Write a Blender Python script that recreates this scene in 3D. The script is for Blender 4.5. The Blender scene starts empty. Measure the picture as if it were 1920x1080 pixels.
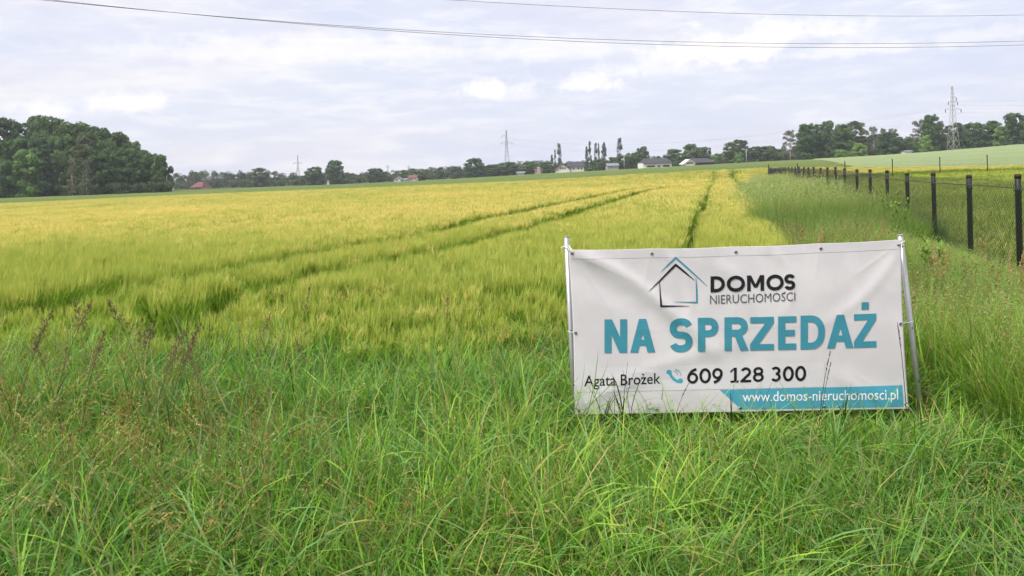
import bpy, bmesh, math, random
import numpy as np
from mathutils import Matrix, Vector

SC = bpy.context.scene
COL = SC.collection
R = math.radians

# ------------------------------------------------------------------ camera
EYE, FPX, CX, CY, ROLL = 1.65, 1507.0, 960.0, 320.0, 1.49
cam = bpy.data.cameras.new('camera')
cam.sensor_width = 36.0
cam.lens = 36.0 * FPX / 1920.0
cam.shift_y = -(540.0 - CY) / 1920.0
cam.clip_start = 0.05
cam.clip_end = 9000.0
camo = bpy.data.objects.new('camera', cam)
COL.objects.link(camo)
camo.matrix_world = Matrix.Translation((0, 0, EYE)) @ Matrix.Rotation(R(90), 4, 'X') @ Matrix.Rotation(-R(ROLL), 4, 'Z')
SC.camera = camo

# ------------------------------------------------------------------ light
SUN_EL, SUN_AZ = 58.0, 235.0          # azimuth clockwise from +Y: behind the camera, a little to the left
EXPOSURE = 1.85
HAZE = 0.00027
sun = bpy.data.lights.new('sun', 'SUN')
sun.energy = 1.5
sun.angle = R(22)
sun.color = (1.0, 0.95, 0.87)
suno = bpy.data.objects.new('sun', sun)
COL.objects.link(suno)
sd = Vector((math.sin(R(SUN_AZ)) * math.cos(R(SUN_EL)), math.cos(R(SUN_AZ)) * math.cos(R(SUN_EL)), math.sin(R(SUN_EL))))
suno.rotation_euler = sd.to_track_quat('Z', 'Y').to_euler()

SC.view_settings.view_transform = 'Standard'
SC.view_settings.look = 'None'
SC.view_settings.exposure = EXPOSURE
SC.view_settings.gamma = 1.0
SC.render.engine = 'CYCLES'
SC.cycles.use_denoising = True
SC.cycles.max_bounces = 4
SC.cycles.diffuse_bounces = 2
SC.cycles.glossy_bounces = 1
SC.cycles.transmission_bounces = 2
SC.cycles.use_adaptive_sampling = True
SC.cycles.adaptive_threshold = 0.035
SC.cycles.transparent_max_bounces = 4
SC.cycles.volume_bounces = 0
SC.cycles.sample_clamp_indirect = 4.0


def unproj(px, py):
    dx, dy = px - CX, -(py - CY)
    c, s = math.cos(R(ROLL)), math.sin(R(ROLL))
    return (dx * c + dy * s) / FPX, (-dx * s + dy * c) / FPX


def P(px, py, Y):
    a, b = unproj(px, py)
    return Vector((a * Y, Y, EYE + b * Y))


# ------------------------------------------------------------------ node helper
class NT:
    def __init__(self, tree):
        self.t = tree
        self.n = tree.nodes
        self.l = tree.links

    def new(self, typ, **kw):
        nd = self.n.new(typ)
        for k, v in kw.items():
            setattr(nd, k, v)
        return nd

    def set(self, sock, v):
        if isinstance(v, bpy.types.NodeSocket):
            self.l.new(v, sock)
        else:
            sock.default_value = v

    def math(self, op, a, b=0.0, c=0.0, clamp=False):
        nd = self.new('ShaderNodeMath', operation=op, use_clamp=clamp)
        self.set(nd.inputs[0], a)
        self.set(nd.inputs[1], b)
        self.set(nd.inputs[2], c)
        return nd.outputs[0]

    def smooth(self, v, lo, hi, a=0.0, b=1.0):
        nd = self.new('ShaderNodeMapRange', interpolation_type='SMOOTHSTEP')
        for i, q in enumerate((v, lo, hi, a, b)):
            self.set(nd.inputs[i], q)
        return nd.outputs[0]

    def mix(self, f, a, b, blend='MIX'):
        nd = self.new('ShaderNodeMix', data_type='RGBA', blend_type=blend)
        self.set(nd.inputs['Factor'], f)
        self.set(nd.inputs['A'], a if isinstance(a, bpy.types.NodeSocket) else (*a, 1.0)) if False else None
        self.set(nd.inputs[6], a if isinstance(a, bpy.types.NodeSocket) else (a[0], a[1], a[2], 1.0))
        self.set(nd.inputs[7], b if isinstance(b, bpy.types.NodeSocket) else (b[0], b[1], b[2], 1.0))
        return nd.outputs[2]

    def noise(self, vec, scale, detail=3.0, rough=0.55, dist=0.0):
        nd = self.new('ShaderNodeTexNoise')
        if vec is not None:
            self.l.new(vec, nd.inputs['Vector'])
        nd.inputs['Scale'].default_value = scale
        nd.inputs['Detail'].default_value = detail
        nd.inputs['Roughness'].default_value = rough
        nd.inputs['Distortion'].default_value = dist
        return nd.outputs['Fac']


# ------------------------------------------------------------------ sky
world = bpy.data.worlds.new('World')
SC.world = world
world.use_nodes = True
w = NT(world.node_tree)
w.n.clear()
sky = w.new('ShaderNodeTexSky', sky_type='NISHITA')
sky.sun_disc = False
sky.sun_elevation = R(SUN_EL)
sky.sun_rotation = R(SUN_AZ)
sky.dust_density = 2.0
tc = w.new('ShaderNodeTexCoord')
sep = w.new('ShaderNodeSeparateXYZ')
w.l.new(tc.outputs['Generated'], sep.inputs[0])
X, Yd, Z = sep.outputs
az = w.math('ARCTAN2', X, Yd)
el = w.math('ARCSINE', Z)
comb = w.new('ShaderNodeCombineXYZ')
w.set(comb.inputs[0], X)
w.set(comb.inputs[1], Yd)
w.set(comb.inputs[2], w.math('MULTIPLY', Z, 5.5))
flat = comb.outputs[0]
n1 = w.noise(flat, 2.1, 5.0, 0.52, 0.6)
n2 = w.noise(flat, 5.5, 5.0, 0.55, 0.4)
n3 = w.noise(tc.outputs['Generated'], 34.0, 7.0, 0.62, 0.5)
n4 = w.noise(tc.outputs['Generated'], 60.0, 4.0, 0.6, 0.2)
veil = w.math('ADD', w.math('MULTIPLY', n1, 0.62), w.math('MULTIPLY', n2, 0.38))
veil = w.smooth(veil, 0.36, 0.58)
LAV = (3.28, 3.26, 3.80)
WHT = (4.05, 3.96, 4.02)
BLU = (2.84, 3.14, 4.00)
base = w.mix(veil, LAV, WHT)
# blue gap low over the fields on the right
gap = w.smooth(w.noise(flat, 1.3, 3.0, 0.5, 0.3), 0.42, 0.62)
base = w.mix(w.math('MULTIPLY', gap, 0.6), base, BLU)
# clear sky through the thin cloud
base = w.mix(0.10, base, w.mix(1.0, sky.outputs[0], (0.55, 0.55, 0.55), 'MULTIPLY'))
n5 = w.noise(flat, 16.0, 7.0, 0.62, 0.5)
base = w.mix(w.math('MULTIPLY', w.smooth(n5, 0.44, 0.68), w.math('ADD', 0.12, w.math('MULTIPLY', veil, 0.45))), base, (4.2, 4.08, 4.10))
base = w.mix(w.math('MULTIPLY', w.smooth(n5, 0.52, 0.34), 0.22), base, (2.95, 2.95, 3.45))
# small cumulus
puffs = [(245, 196, 60, 24, .9), (70, 202, 50, 20, .65), (920, 172, 78, 24, .9), (1350, 100, 110, 44, .95), (1110, 160, 62, 20, .8),
         (975, 180, 55, 14, .45), (1240, 130, 110, 22, .5), (1480, 62, 110, 26, .65), (1620, 95, 170, 16, .5), (790, 243, 40, 12, .35), (1820, 70, 110, 16, .35),
         (600, 100, 330, 32, .45), (1010, 95, 160, 30, .4)]
tot = None
for px, py, wx, wy, st in puffs:
    a, b = unproj(px, py)
    a0, e0 = math.atan(a), math.atan(b / math.sqrt(1 + a * a))
    sc_ = 0.62
    da = w.math('DIVIDE', w.math('SUBTRACT', az, a0), wx / FPX * 1.15)
    de = w.math('DIVIDE', w.math('SUBTRACT', el, e0), wy / FPX * 1.15)
    de = w.math('MAXIMUM', de, w.math('MULTIPLY', de, -1.7))
    d = w.math('SQRT', w.math('ADD', w.math('POWER', da, 2.0), w.math('POWER', de, 2.0)))
    d = w.math('ADD', d, w.math('MULTIPLY', w.math('SUBTRACT', n3, 0.5), 2.6))
    d = w.math('ADD', d, w.math('MULTIPLY', w.math('SUBTRACT', n4, 0.5), 0.9))
    m = w.smooth(d, 0.30, 1.15, st, 0.0)
    tot = m if tot is None else w.math('MAXIMUM', tot, m)
base = w.mix(tot, base, (4.45, 4.32, 4.20))
bg = w.new('ShaderNodeBackground')
w.l.new(base, bg.inputs[0])
bg.inputs[1].default_value = 0.072
world.cycles.sampling_method = 'NONE'        # an even sky needs no importance map
wo = w.new('ShaderNodeOutputWorld')
w.l.new(bg.outputs[0], wo.inputs[0])

# ------------------------------------------------------------------ materials
MATS = {}


def mat_plain(name, col, rough=0.7, var=0.15, scale=8.0, bump=0.0, metal=0.0, spec=0.3):
    m = bpy.data.materials.new(name)
    m.use_nodes = True
    t = NT(m.node_tree)
    b = t.n['Principled BSDF']
    tc = t.new('ShaderNodeTexCoord')
    f = t.noise(tc.outputs['Object'], scale, 5.0, 0.6)
    hi = [min(1, c * (1 + var)) for c in col]
    lo = [c * (1 - var) for c in col]
    t.l.new(t.mix(f, lo, hi), b.inputs['Base Color'])
    b.inputs['Roughness'].default_value = rough
    b.inputs['Metallic'].default_value = metal
    b.inputs['Specular IOR Level'].default_value = spec
    if bump:
        bn = t.new('ShaderNodeBump')
        bn.inputs['Strength'].default_value = bump
        t.l.new(f, bn.inputs['Height'])
        t.l.new(bn.outputs[0], b.inputs['Normal'])
    MATS[name] = m
    return m


def mat_leaf(name, trans=0.35, rough=0.55, spec=0.25, tint_lo=(0.8, 0.85, 0.8), tint_hi=(1.2, 1.12, 1.1), objrand=False, through=(1.1, 1.2, 0.6)):
    """leaf: colour from the mesh's own colour attribute, varied plant by plant"""
    m = bpy.data.materials.new(name)
    m.use_nodes = True
    t = NT(m.node_tree)
    b = t.n['Principled BSDF']
    at = t.new('ShaderNodeAttribute')
    at.attribute_name = 'Col'
    if objrand:
        oi = t.new('ShaderNodeObjectInfo')
        tv = oi.outputs['Random']
    else:
        ti = t.new('ShaderNodeAttribute')
        ti.attribute_type = 'INSTANCER'
        ti.attribute_name = 'tint'
        tv = ti.outputs['Fac']
    tint = t.mix(tv, tint_lo, tint_hi)
    col = t.mix(1.0, at.outputs['Color'], tint, 'MULTIPLY')
    t.l.new(col, b.inputs['Base Color'])
    b.inputs['Roughness'].default_value = rough
    b.inputs['Specular IOR Level'].default_value = spec
    tr = t.new('ShaderNodeBsdfTranslucent')
    t.l.new(t.mix(1.0, col, through, 'MULTIPLY'), tr.inputs[0])
    mx = t.new('ShaderNodeMixShader')
    mx.inputs[0].default_value = trans
    t.l.new(b.outputs[0], mx.inputs[1])
    t.l.new(tr.outputs[0], mx.inputs[2])
    t.l.new(mx.outputs[0], t.n['Material Output'].inputs[0])
    MATS[name] = m
    return m


mat_leaf('grass', 0.38, 0.45, 0.17, (0.60, 0.70, 0.70), (1.28, 1.14, 1.05), False, (1.05, 1.18, .68))
mat_leaf('barley', 0.4, 0.6, 0.1, (0.85, 0.92, 0.85), (1.12, 1.05, 1.1), False, (1.05, 1.03, .75))
mat_leaf('tree_leaf', 0.25, 0.6, 0.12, (0.85, 0.95, 1.1), (1.15, 1.15, 1.3), objrand=True)
mat_leaf('stalk', 0.1, 0.7, 0.2, (0.85, 0.85, 0.85), (1.1, 1.1, 1.1), objrand=True)
mat_plain('bark', (0.13, 0.11, 0.09), 0.9, 0.35, 3.0, 0.4)
mat_plain('birch_bark', (0.45, 0.43, 0.40), 0.85, 0.3, 2.0, 0.2)
mat_plain('galvanised', (0.50, 0.50, 0.50), 0.42, 0.18, 25.0, 0.02, 0.75)
mat_plain('fence_green', (0.016, 0.022, 0.020), 0.5, 0.4, 30.0, 0.05)
mat_plain('fence_cap', (0.055, 0.030, 0.022), 0.75, 0.5, 40.0, 0.1)
mat_plain('fence_wire', (0.028, 0.030, 0.030), 0.55, 0.2, 10.0)
mat_plain('thin_post', (0.07, 0.075, 0.07), 0.6, 0.3, 10.0)
mat_plain('rope', (0.75, 0.73, 0.68), 0.9, 0.15, 200.0)
mat_plain('eyelet', (0.30, 0.30, 0.31), 0.35, 0.25, 60.0, 0.0, 0.9)
mat_plain('pylon_steel', (0.33, 0.32, 0.31), 0.6, 0.15, 1.0)
mat_plain('wire_dark', (0.16, 0.13, 0.12), 0.6, 0.1, 1.0)
mat_plain('render_white', (0.72, 0.70, 0.66), 0.9, 0.06, 0.6)
mat_plain('render_grey', (0.34, 0.33, 0.33), 0.9, 0.08, 0.6)
mat_plain('render_pink', (0.50, 0.32, 0.26), 0.9, 0.1, 0.6)
mat_plain('tile_dark', (0.045, 0.045, 0.055), 0.7, 0.25, 2.0)
mat_plain('tile_red', (0.15, 0.065, 0.058), 0.8, 0.25, 2.0)
mat_plain('tile_brown', (0.09, 0.045, 0.04), 0.8, 0.25, 2.0)
mat_plain('tile_grey', (0.17, 0.19, 0.22), 0.7, 0.2, 2.0)
mat_plain('pane_glass', (0.03, 0.035, 0.04), 0.12, 0.2, 1.0, 0.0, 0.0, 0.6)
mat_plain('timber_dark', (0.05, 0.035, 0.03), 0.8, 0.3, 3.0)
mat_plain('soil', (0.14, 0.10, 0.07), 0.95, 0.4, 6.0, 0.5)


def mat_vinyl():
    m = bpy.data.materials.new('vinyl')
    m.use_nodes = True
    t = NT(m.node_tree)
    b = t.n['Principled BSDF']
    tc = t.new('ShaderNodeTexCoord')
    f = t.noise(tc.outputs['Object'], 3.0, 6.0, 0.6, 0.3)
    g = t.noise(tc.outputs['Object'], 420.0, 2.0, 0.5)
    sp = t.noise(tc.outputs['Object'], 38.0, 5.0, 0.7, 0.4)
    bl_ = t.noise(tc.outputs['Object'], 1.4, 4.0, 0.6, 0.6)
    c = t.mix(t.smooth(f, 0.35, 0.7), (0.555, 0.530, 0.555), (0.63, 0.605, 0.625))
    c = t.mix(t.math('MULTIPLY', t.smooth(bl_, 0.5, 0.75), 0.22), c, (0.47, 0.42, 0.39))
    c = t.mix(t.math('MULTIPLY', t.smooth(sp, 0.66, 0.74), 0.35), c, (0.36, 0.31, 0.26))
    t.l.new(c, b.inputs['Base Color'])
    b.inputs['Roughness'].default_value = 0.42
    b.inputs['Specular IOR Level'].default_value = 0.35
    bn = t.new('ShaderNodeBump')
    bn.inputs['Strength'].default_value = 0.08
    bn.inputs['Distance'].default_value = 0.002
    t.l.new(t.math('ADD', g, t.math('MULTIPLY', f, 2.0)), bn.inputs['Height'])
    t.l.new(bn.outputs[0], b.inputs['Normal'])
    MATS['vinyl'] = m


mat_vinyl()
mat_plain('print_black', (0.010, 0.010, 0.012), 0.45, 0.1, 5.0)
mat_plain('print_grey', (0.09, 0.085, 0.09), 0.45, 0.1, 5.0)
mat_plain('print_teal', (0.045, 0.235, 0.315), 0.45, 0.14, 6.0)
mat_plain('print_blue', (0.065, 0.32, 0.44), 0.45, 0.05, 5.0)
mat_plain('print_white', (0.80, 0.80, 0.82), 0.45, 0.03, 5.0)
mat_plain('print_pale', (0.60, 0.580, 0.612), 0.45, 0.02, 5.0)


# ------------------------------------------------------------------ object helpers
def new_mesh(name, verts, faces, mats=(), smooth=False):
    me = bpy.data.meshes.new(name)
    me.from_pydata([tuple(v) for v in verts], [], [tuple(f) for f in faces])
    for m in mats:
        me.materials.append(MATS[m] if isinstance(m, str) else m)
    if smooth:
        me.polygons.foreach_set('use_smooth', [True] * len(me.polygons))
    me.update()
    return me


def link(name, me, parent=None):
    o = bpy.data.objects.new(name, me)
    COL.objects.link(o)
    if parent is not None:
        o.parent = parent
    return o


def tag(o, label=None, cat=None, group=None, kind=None):
    for k, v in (('label', label), ('category', cat), ('group', group), ('kind', kind)):
        if v:
            o[k] = v
    return o


def empty(name, loc, rz=0.0, scale=None):
    o = bpy.data.objects.new(name, None)
    COL.objects.link(o)
    o.location = loc
    o.rotation_euler = (0, 0, rz)
    if scale:
        o.scale = scale
    return o


class MB:
    """collects simple solids into one mesh"""

    def __init__(self):
        self.v, self.f = [], []

    def add(self, vs, fs):
        k = len(self.v)
        self.v += [tuple(q) for q in vs]
        self.f += [tuple(i + k for i in q) for q in fs]
        return self

    def box(self, x0, x1, y0, y1, z0, z1):
        vs = [(x0, y0, z0), (x1, y0, z0), (x1, y1, z0), (x0, y1, z0), (x0, y0, z1), (x1, y0, z1), (x1, y1, z1), (x0, y1, z1)]
        return self.add(vs, [(0, 3, 2, 1), (4, 5, 6, 7), (0, 1, 5, 4), (1, 2, 6, 5), (2, 3, 7, 6), (3, 0, 4, 7)])

    def tube(self, pts, rad, n=6, caps=True):
        pts = [Vector(p) for p in pts]
        if not hasattr(rad, '__len__'):
            rad = [rad] * len(pts)
        k = len(self.v)
        ref = None
        for i, p in enumerate(pts):
            d = (pts[min(i + 1, len(pts) - 1)] - pts[max(i - 1, 0)]).normalized()
            if ref is None:
                ref = d.orthogonal().normalized()
            ref = (ref - d * ref.dot(d)).normalized()
            q = d.cross(ref)
            for j in range(n):
                a = 2 * math.pi * j / n
                self.v.append(tuple(p + (ref * math.cos(a) + q * math.sin(a)) * rad[i]))
        for i in range(len(pts) - 1):
            for j in range(n):
                a, b = k + i * n + j, k + i * n + (j + 1) % n
                self.f.append((a, b, b + n, a + n))
        if caps:
            self.f.append(tuple(k + j for j in reversed(range(n))))
            self.f.append(tuple(k + (len(pts) - 1) * n + j for j in range(n)))
        return self

    def lathe(self, prof, n=12):
        k = len(self.v)
        for r, z in prof:
            for j in range(n):
                a = 2 * math.pi * j / n
                self.v.append((r * math.cos(a), r * math.sin(a), z))
        for i in range(len(prof) - 1):
            for j in range(n):
                a, b = k + i * n + j, k + i * n + (j + 1) % n
                self.f.append((a, b, b + n, a + n))
        self.f.append(tuple(k + j for j in reversed(range(n))))
        self.f.append(tuple(k + (len(prof) - 1) * n + j for j in range(n)))
        return self

    def mesh(self, name, mat, smooth=False):
        return new_mesh(name, self.v, self.f, [mat], smooth)

    def build(self, name, mat, parent=None, smooth=False):
        return link(name, self.mesh(name, mat, smooth), parent)


# ------------------------------------------------------------------ terrain: a smooth surface through surveyed heights
CP = []


def cp(px, py, Y, h):
    p = P(px, py, Y)
    CP.append((p.x, p.y, p.z - h))


for a in ((0, 382, 120), (300, 368, 110), (700, 352, 95), (1040, 337, 85), (1240, 325, 80), (1430, 316, 78)):
    cp(*a, 0.52)
cp(1850, 312, 74, 0.52)
for a in ((0, 371.5, 190), (160, 365, 215), (320, 357.5, 235), (500, 351.5, 240), (700, 343.5, 240), (870, 335.5, 240), (1040, 325, 240), (1240, 314.5, 240), (1430, 303.5, 235), (1560, 298, 230), (1700, 290, 225), (1800, 283, 220), (1920, 272, 215)):
    cp(*a, 0.3)
for a in ((320, 357.5, 340), (700, 344.5, 340), (1040, 325.5, 330), (1240, 315, 330), (1430, 304, 310), (1700, 290.5, 285), (1920, 272.5, 265)):
    cp(*a, 0.0)
for x in (-9, 0, 9):
    for y in (-12, 0, 5, 11):
        CP.append((x, y, 0.0 if x < 9 else 0.05))
CP += [(8.5, 10.5, 0.08), (10.5, 26, 0.12), (20.3, 64, 0.08), (35.5, 58, 0.34), (-18, 24, -0.25), (4, 30, 0.0), (0, 50, 0.0), (60, 60, 0.8),
       (-30, 45, -0.55), (-700, 900, -6), (0, 900, 0), (700, 900, 16), (-400, 100, -6), (400, 100, 9), (0, -300, 0), (-500, -300, -3), (500, -300, 5), (0, 2500, 2), (-2500, 2500, -8), (2500, 2500, 22)]
CPa = np.array(CP)


def _tps_u(r2):
    return 0.5 * r2 * np.log(r2 + 1e-9)


_n = len(CPa)
_d2 = ((CPa[:, None, :2] - CPa[None, :, :2]) ** 2).sum(-1)
_A = np.zeros((_n + 3, _n + 3))
_A[:_n, :_n] = _tps_u(_d2) + np.eye(_n) * 1.0
_A[:_n, _n:] = np.c_[np.ones(_n), CPa[:, :2]]
_A[_n:, :_n] = _A[:_n, _n:].T
_W = np.linalg.solve(_A, np.r_[CPa[:, 2], 0, 0, 0])


def T(x, y):
    x = np.atleast_1d(np.asarray(x, float))
    y = np.atleast_1d(np.asarray(y, float))
    out = _W[_n] + _W[_n + 1] * x + _W[_n + 2] * y
    for i in range(_n):
        out += _W[i] * _tps_u((x - CPa[i, 0]) ** 2 + (y - CPa[i, 1]) ** 2)
    return out


def T1(x, y):
    return float(T(x, y)[0])


def ray_ground(px, py, h=0.0):
    a, b = unproj(px, py)
    ys = np.geomspace(2.0, 600.0, 900)
    z = EYE + b * ys - T(a * ys, ys) - h
    i = int(np.argmax(z < 0)) if (z < 0).any() else len(ys) - 1
    return a * ys[i], ys[i]


def vnoise(x, y, s, seed=0):
    """smooth value noise -1..1 built from a few rotated waves"""
    rr = np.random.RandomState(seed)
    out = 0
    for k in range(7):
        an = rr.uniform(0, 6.283)
        f = s * rr.uniform(0.5, 2.0)
        out = out + np.sin((x * np.cos(an) + y * np.sin(an)) * f + rr.uniform(0, 6.283))
    return out / 3.2


def fence_x(Y):
    return 0.2588 * Y + 3.76


def field_right(Y):
    """right border of the barley"""
    return 0.2588 * Y + 0.85 + 1.9 * np.clip((Y - 38) / 22, 0, 1)


# far border of the barley, as surveyed points
EDGE = [ray_ground(px, py, 0.62) for px, py in ((-260, 394), (0, 382), (300, 368), (700, 352), (1040, 337), (1240, 325), (1430, 316))]
EDGE_XY = np.array([(P(px, py, Y).x, Y) for px, py, Y in ((-400, 400, 134), (0, 382, 120), (300, 368, 110), (700, 352, 95), (1040, 337, 85), (1240, 325, 80), (1430, 316, 78), (1640, 313, 76), (1850, 312, 74), (2300, 308, 72))])


def edge_y(x):
    return np.interp(x, EDGE_XY[:, 0], EDGE_XY[:, 1])


# ------------------------------------------------------------------ ground sheet
def build_ground():
    rad = np.r_[0.0, np.geomspace(0.6, 5000, 110)]
    na = 220
    th = np.linspace(0, 2 * np.pi, na, endpoint=False)
    xs = (rad[:, None] * np.sin(th)[None]).ravel()
    ys = (rad[:, None] * np.cos(th)[None]).ravel()
    zs = T(xs, ys)
    near = np.exp(-((np.hypot(xs, ys)) / 12) ** 2)
    zs = zs + near * 0.02 * vnoise(xs, ys, 2.5, 3)
    faces = []
    for i in range(len(rad) - 1):
        for j in range(na):
            a, b = i * na + j, i * na + (j + 1) % na
            if i == 0:
                faces.append((a, b + na, a + na))
            else:
                faces.append((a, b, b + na, a + na))
    m = bpy.data.materials.new('earth')
    m.use_nodes = True
    t = NT(m.node_tree)
    b = t.n['Principled BSDF']
    tc = t.new('ShaderNodeTexCoord')
    f = t.noise(tc.outputs['Object'], 0.9, 8.0, 0.65)
    g = t.noise(tc.outputs['Object'], 30.0, 4.0, 0.6)
    c = t.mix(t.smooth(f, 0.4, 0.62), (0.045, 0.062, 0.018), (0.075, 0.085, 0.028))
    c = t.mix(t.smooth(g, 0.5, 0.75), c, (0.085, 0.066, 0.04))
    t.l.new(c, b.inputs['Base Color'])
    b.inputs['Roughness'].default_value = 0.95
    b.inputs['Specular IOR Level'].default_value = 0.1
    bn = t.new('ShaderNodeBump')
    bn.inputs['Strength'].default_value = 0.6
    bn.inputs['Distance'].default_value = 0.03
    t.l.new(g, bn.inputs['Height'])
    t.l.new(bn.outputs[0], b.inputs['Normal'])
    me = new_mesh('ground', np.c_[xs, ys, zs], faces, [m], True)
    o = link('ground', me)
    tag(o, kind='structure')


build_ground()


def field_sheet(name, near, far, m, h, nx=160, ny=60, lift=0.0):
    """a low crop seen from afar: its canopy as a rough sheet between two border lines"""
    near, far = np.array(near), np.array(far)
    u = np.linspace(0, 1, nx)

    def along(pl):
        s = np.r_[0, np.cumsum(np.hypot(*np.diff(pl, axis=0).T))]
        s /= s[-1]
        return np.c_[np.interp(u, s, pl[:, 0]), np.interp(u, s, pl[:, 1])]
    A, B = along(near), along(far)
    v = np.linspace(0, 1, ny) ** 1.3
    pts = A[None] * (1 - v)[:, None, None] + B[None] * v[:, None, None]
    xs, ys = pts[..., 0].ravel(), pts[..., 1].ravel()
    rr = np.random.RandomState(5)
    zs = T(xs, ys) + h + rr.uniform(-0.05, 0.05, len(xs)) + 0.04 * vnoise(xs, ys, 0.4, 8)
    idx = np.arange(nx * ny).reshape(ny, nx)
    zs[idx[0]] -= h * 0.9                       # the borders run down to the soil
    zs[idx[:, 0]] -= h * 0.6
    fs = [(idx[i, j], idx[i, j + 1], idx[i + 1, j + 1], idx[i + 1, j]) for i in range(ny - 1) for j in range(nx - 1)]
    o = link(name, new_mesh(name, np.c_[xs, ys, zs], fs, [m], True))
    tag(o, kind='structure')
    return o


def mat_crop(name, a, b_, c_, sc):
    m = bpy.data.materials.new(name)
    m.use_nodes = True
    t = NT(m.node_tree)
    b = t.n['Principled BSDF']
    tc = t.new('ShaderNodeTexCoord')
    mp = t.new('ShaderNodeMapping')
    mp.inputs['Scale'].default_value = (0.35, 1.0, 1.0)
    t.l.new(tc.outputs['Object'], mp.inputs[0])
    f = t.noise(mp.outputs[0], sc, 8.0, 0.7)
    g = t.noise(mp.outputs[0], 0.03, 3.0, 0.5)
    c = t.mix(t.smooth(f, 0.35, 0.65), a, b_)
    c = t.mix(t.math('MULTIPLY', t.smooth(g, 0.4, 0.65), 0.6), c, c_)
    t.l.new(c, b.inputs['Base Color'])
    b.inputs['Roughness'].default_value = 0.9
    b.inputs['Specular IOR Level'].default_value = 0.1
    bn = t.new('ShaderNodeBump')
    bn.inputs['Strength'].default_value = 0.9
    bn.inputs['Distance'].default_value = 0.2
    t.l.new(t.noise(tc.outputs['Object'], 3.0, 5.0, 0.7), bn.inputs['Height'])
    t.l.new(bn.outputs[0], b.inputs['Normal'])
    return m


CROP = mat_crop('beet_crop', (0.085, 0.128, 0.030), (0.120, 0.165, 0.040), (0.150, 0.185, 0.055), 0.6)
WHEAT = mat_crop('wheat_crop', (0.185, 0.245, 0.110), (0.235, 0.29, 0.135), (0.26, 0.30, 0.15), 0.5)


def wp(px, py, Y):
    p = P(px, py, Y)
    return (p.x, Y)


field_sheet('green_field', EDGE_XY, [wp(-400, 380, 190), wp(0, 371, 205), wp(320, 356, 255), wp(700, 342, 360), wp(1040, 323, 345), wp(1240, 313, 345), wp(1430, 302, 320), wp(1520, 298, 300), wp(1700, 289, 292), wp(1920, 271, 262), wp(2400, 240, 232)], CROP, 0.25)
field_sheet('wheat_field', EDGE_XY[7:], [wp(1520, 298, 300), wp(1700, 289, 290), wp(1920, 271, 260), wp(2400, 240, 230)], WHEAT, 0.45)

# ------------------------------------------------------------------ scatter (uncountable plants): one object per kind of cover
SRC = []


def add_col(me, cols):
    at = me.color_attributes.new('Col', 'FLOAT_COLOR', 'POINT')
    c = np.ones((len(cols), 4), np.float32)
    c[:, :3] = cols
    at.data.foreach_set('color', c.ravel())


def scatter(name, variants, pos, rot, scl, tint, idx=None):
    n = len(pos)
    me = bpy.data.meshes.new(name)
    me.vertices.add(n)
    me.vertices.foreach_set('co', np.asarray(pos, np.float32).ravel())
    for an, typ, key, dat in (('rot', 'FLOAT_VECTOR', 'vector', rot), ('scl', 'FLOAT_VECTOR', 'vector', scl), ('tint', 'FLOAT', 'value', tint),
                              ('idx', 'INT', 'value', np.random.RandomState(1).randint(0, len(variants), n) if idx is None else idx)):
        a = me.attributes.new(an, typ, 'POINT')
        a.data.foreach_set(key, np.asarray(dat, np.int32 if typ == 'INT' else np.float32).ravel())
    o = link(name, me)
    g = bpy.data.node_groups.new(name, 'GeometryNodeTree')
    g.interface.new_socket('Geometry', in_out='INPUT', socket_type='NodeSocketGeometry')
    g.interface.new_socket('Geometry', in_out='OUTPUT', socket_type='NodeSocketGeometry')
    nd, ln = g.nodes, g.links
    gi, go = nd.new('NodeGroupInput'), nd.new('NodeGroupOutput')
    jn = nd.new('GeometryNodeJoinGeometry')
    for vm in variants:
        ob = bpy.data.objects.new(name + '_plant', vm)
        SRC.append(ob)
        oi = nd.new('GeometryNodeObjectInfo')
        oi.inputs['Object'].default_value = ob
        oi.inputs['As Instance'].default_value = False
        g2 = nd.new('GeometryNodeGeometryToInstance')
        ln.new(oi.outputs['Geometry'], g2.inputs[0])
        ln.new(g2.outputs[0], jn.inputs[0])
    ip = nd.new('GeometryNodeInstanceOnPoints')
    ip.inputs['Pick Instance'].default_value = True
    ln.new(gi.outputs[0], ip.inputs['Points'])
    ln.new(jn.outputs[0], ip.inputs['Instance'])

    def attr(nm, typ):
        q = nd.new('GeometryNodeInputNamedAttribute')
        q.data_type = typ
        q.inputs['Name'].default_value = nm
        return q.outputs['Attribute']
    ln.new(attr('idx', 'INT'), ip.inputs['Instance Index'])
    e2r = nd.new('FunctionNodeEulerToRotation')
    ln.new(attr('rot', 'FLOAT_VECTOR'), e2r.inputs[0])
    ln.new(e2r.outputs[0], ip.inputs['Rotation'])
    ln.new(attr('scl', 'FLOAT_VECTOR'), ip.inputs['Scale'])
    ln.new(ip.outputs[0], go.inputs[0])
    md = o.modifiers.new('plants', 'NODES')
    md.node_group = g
    return o


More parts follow.
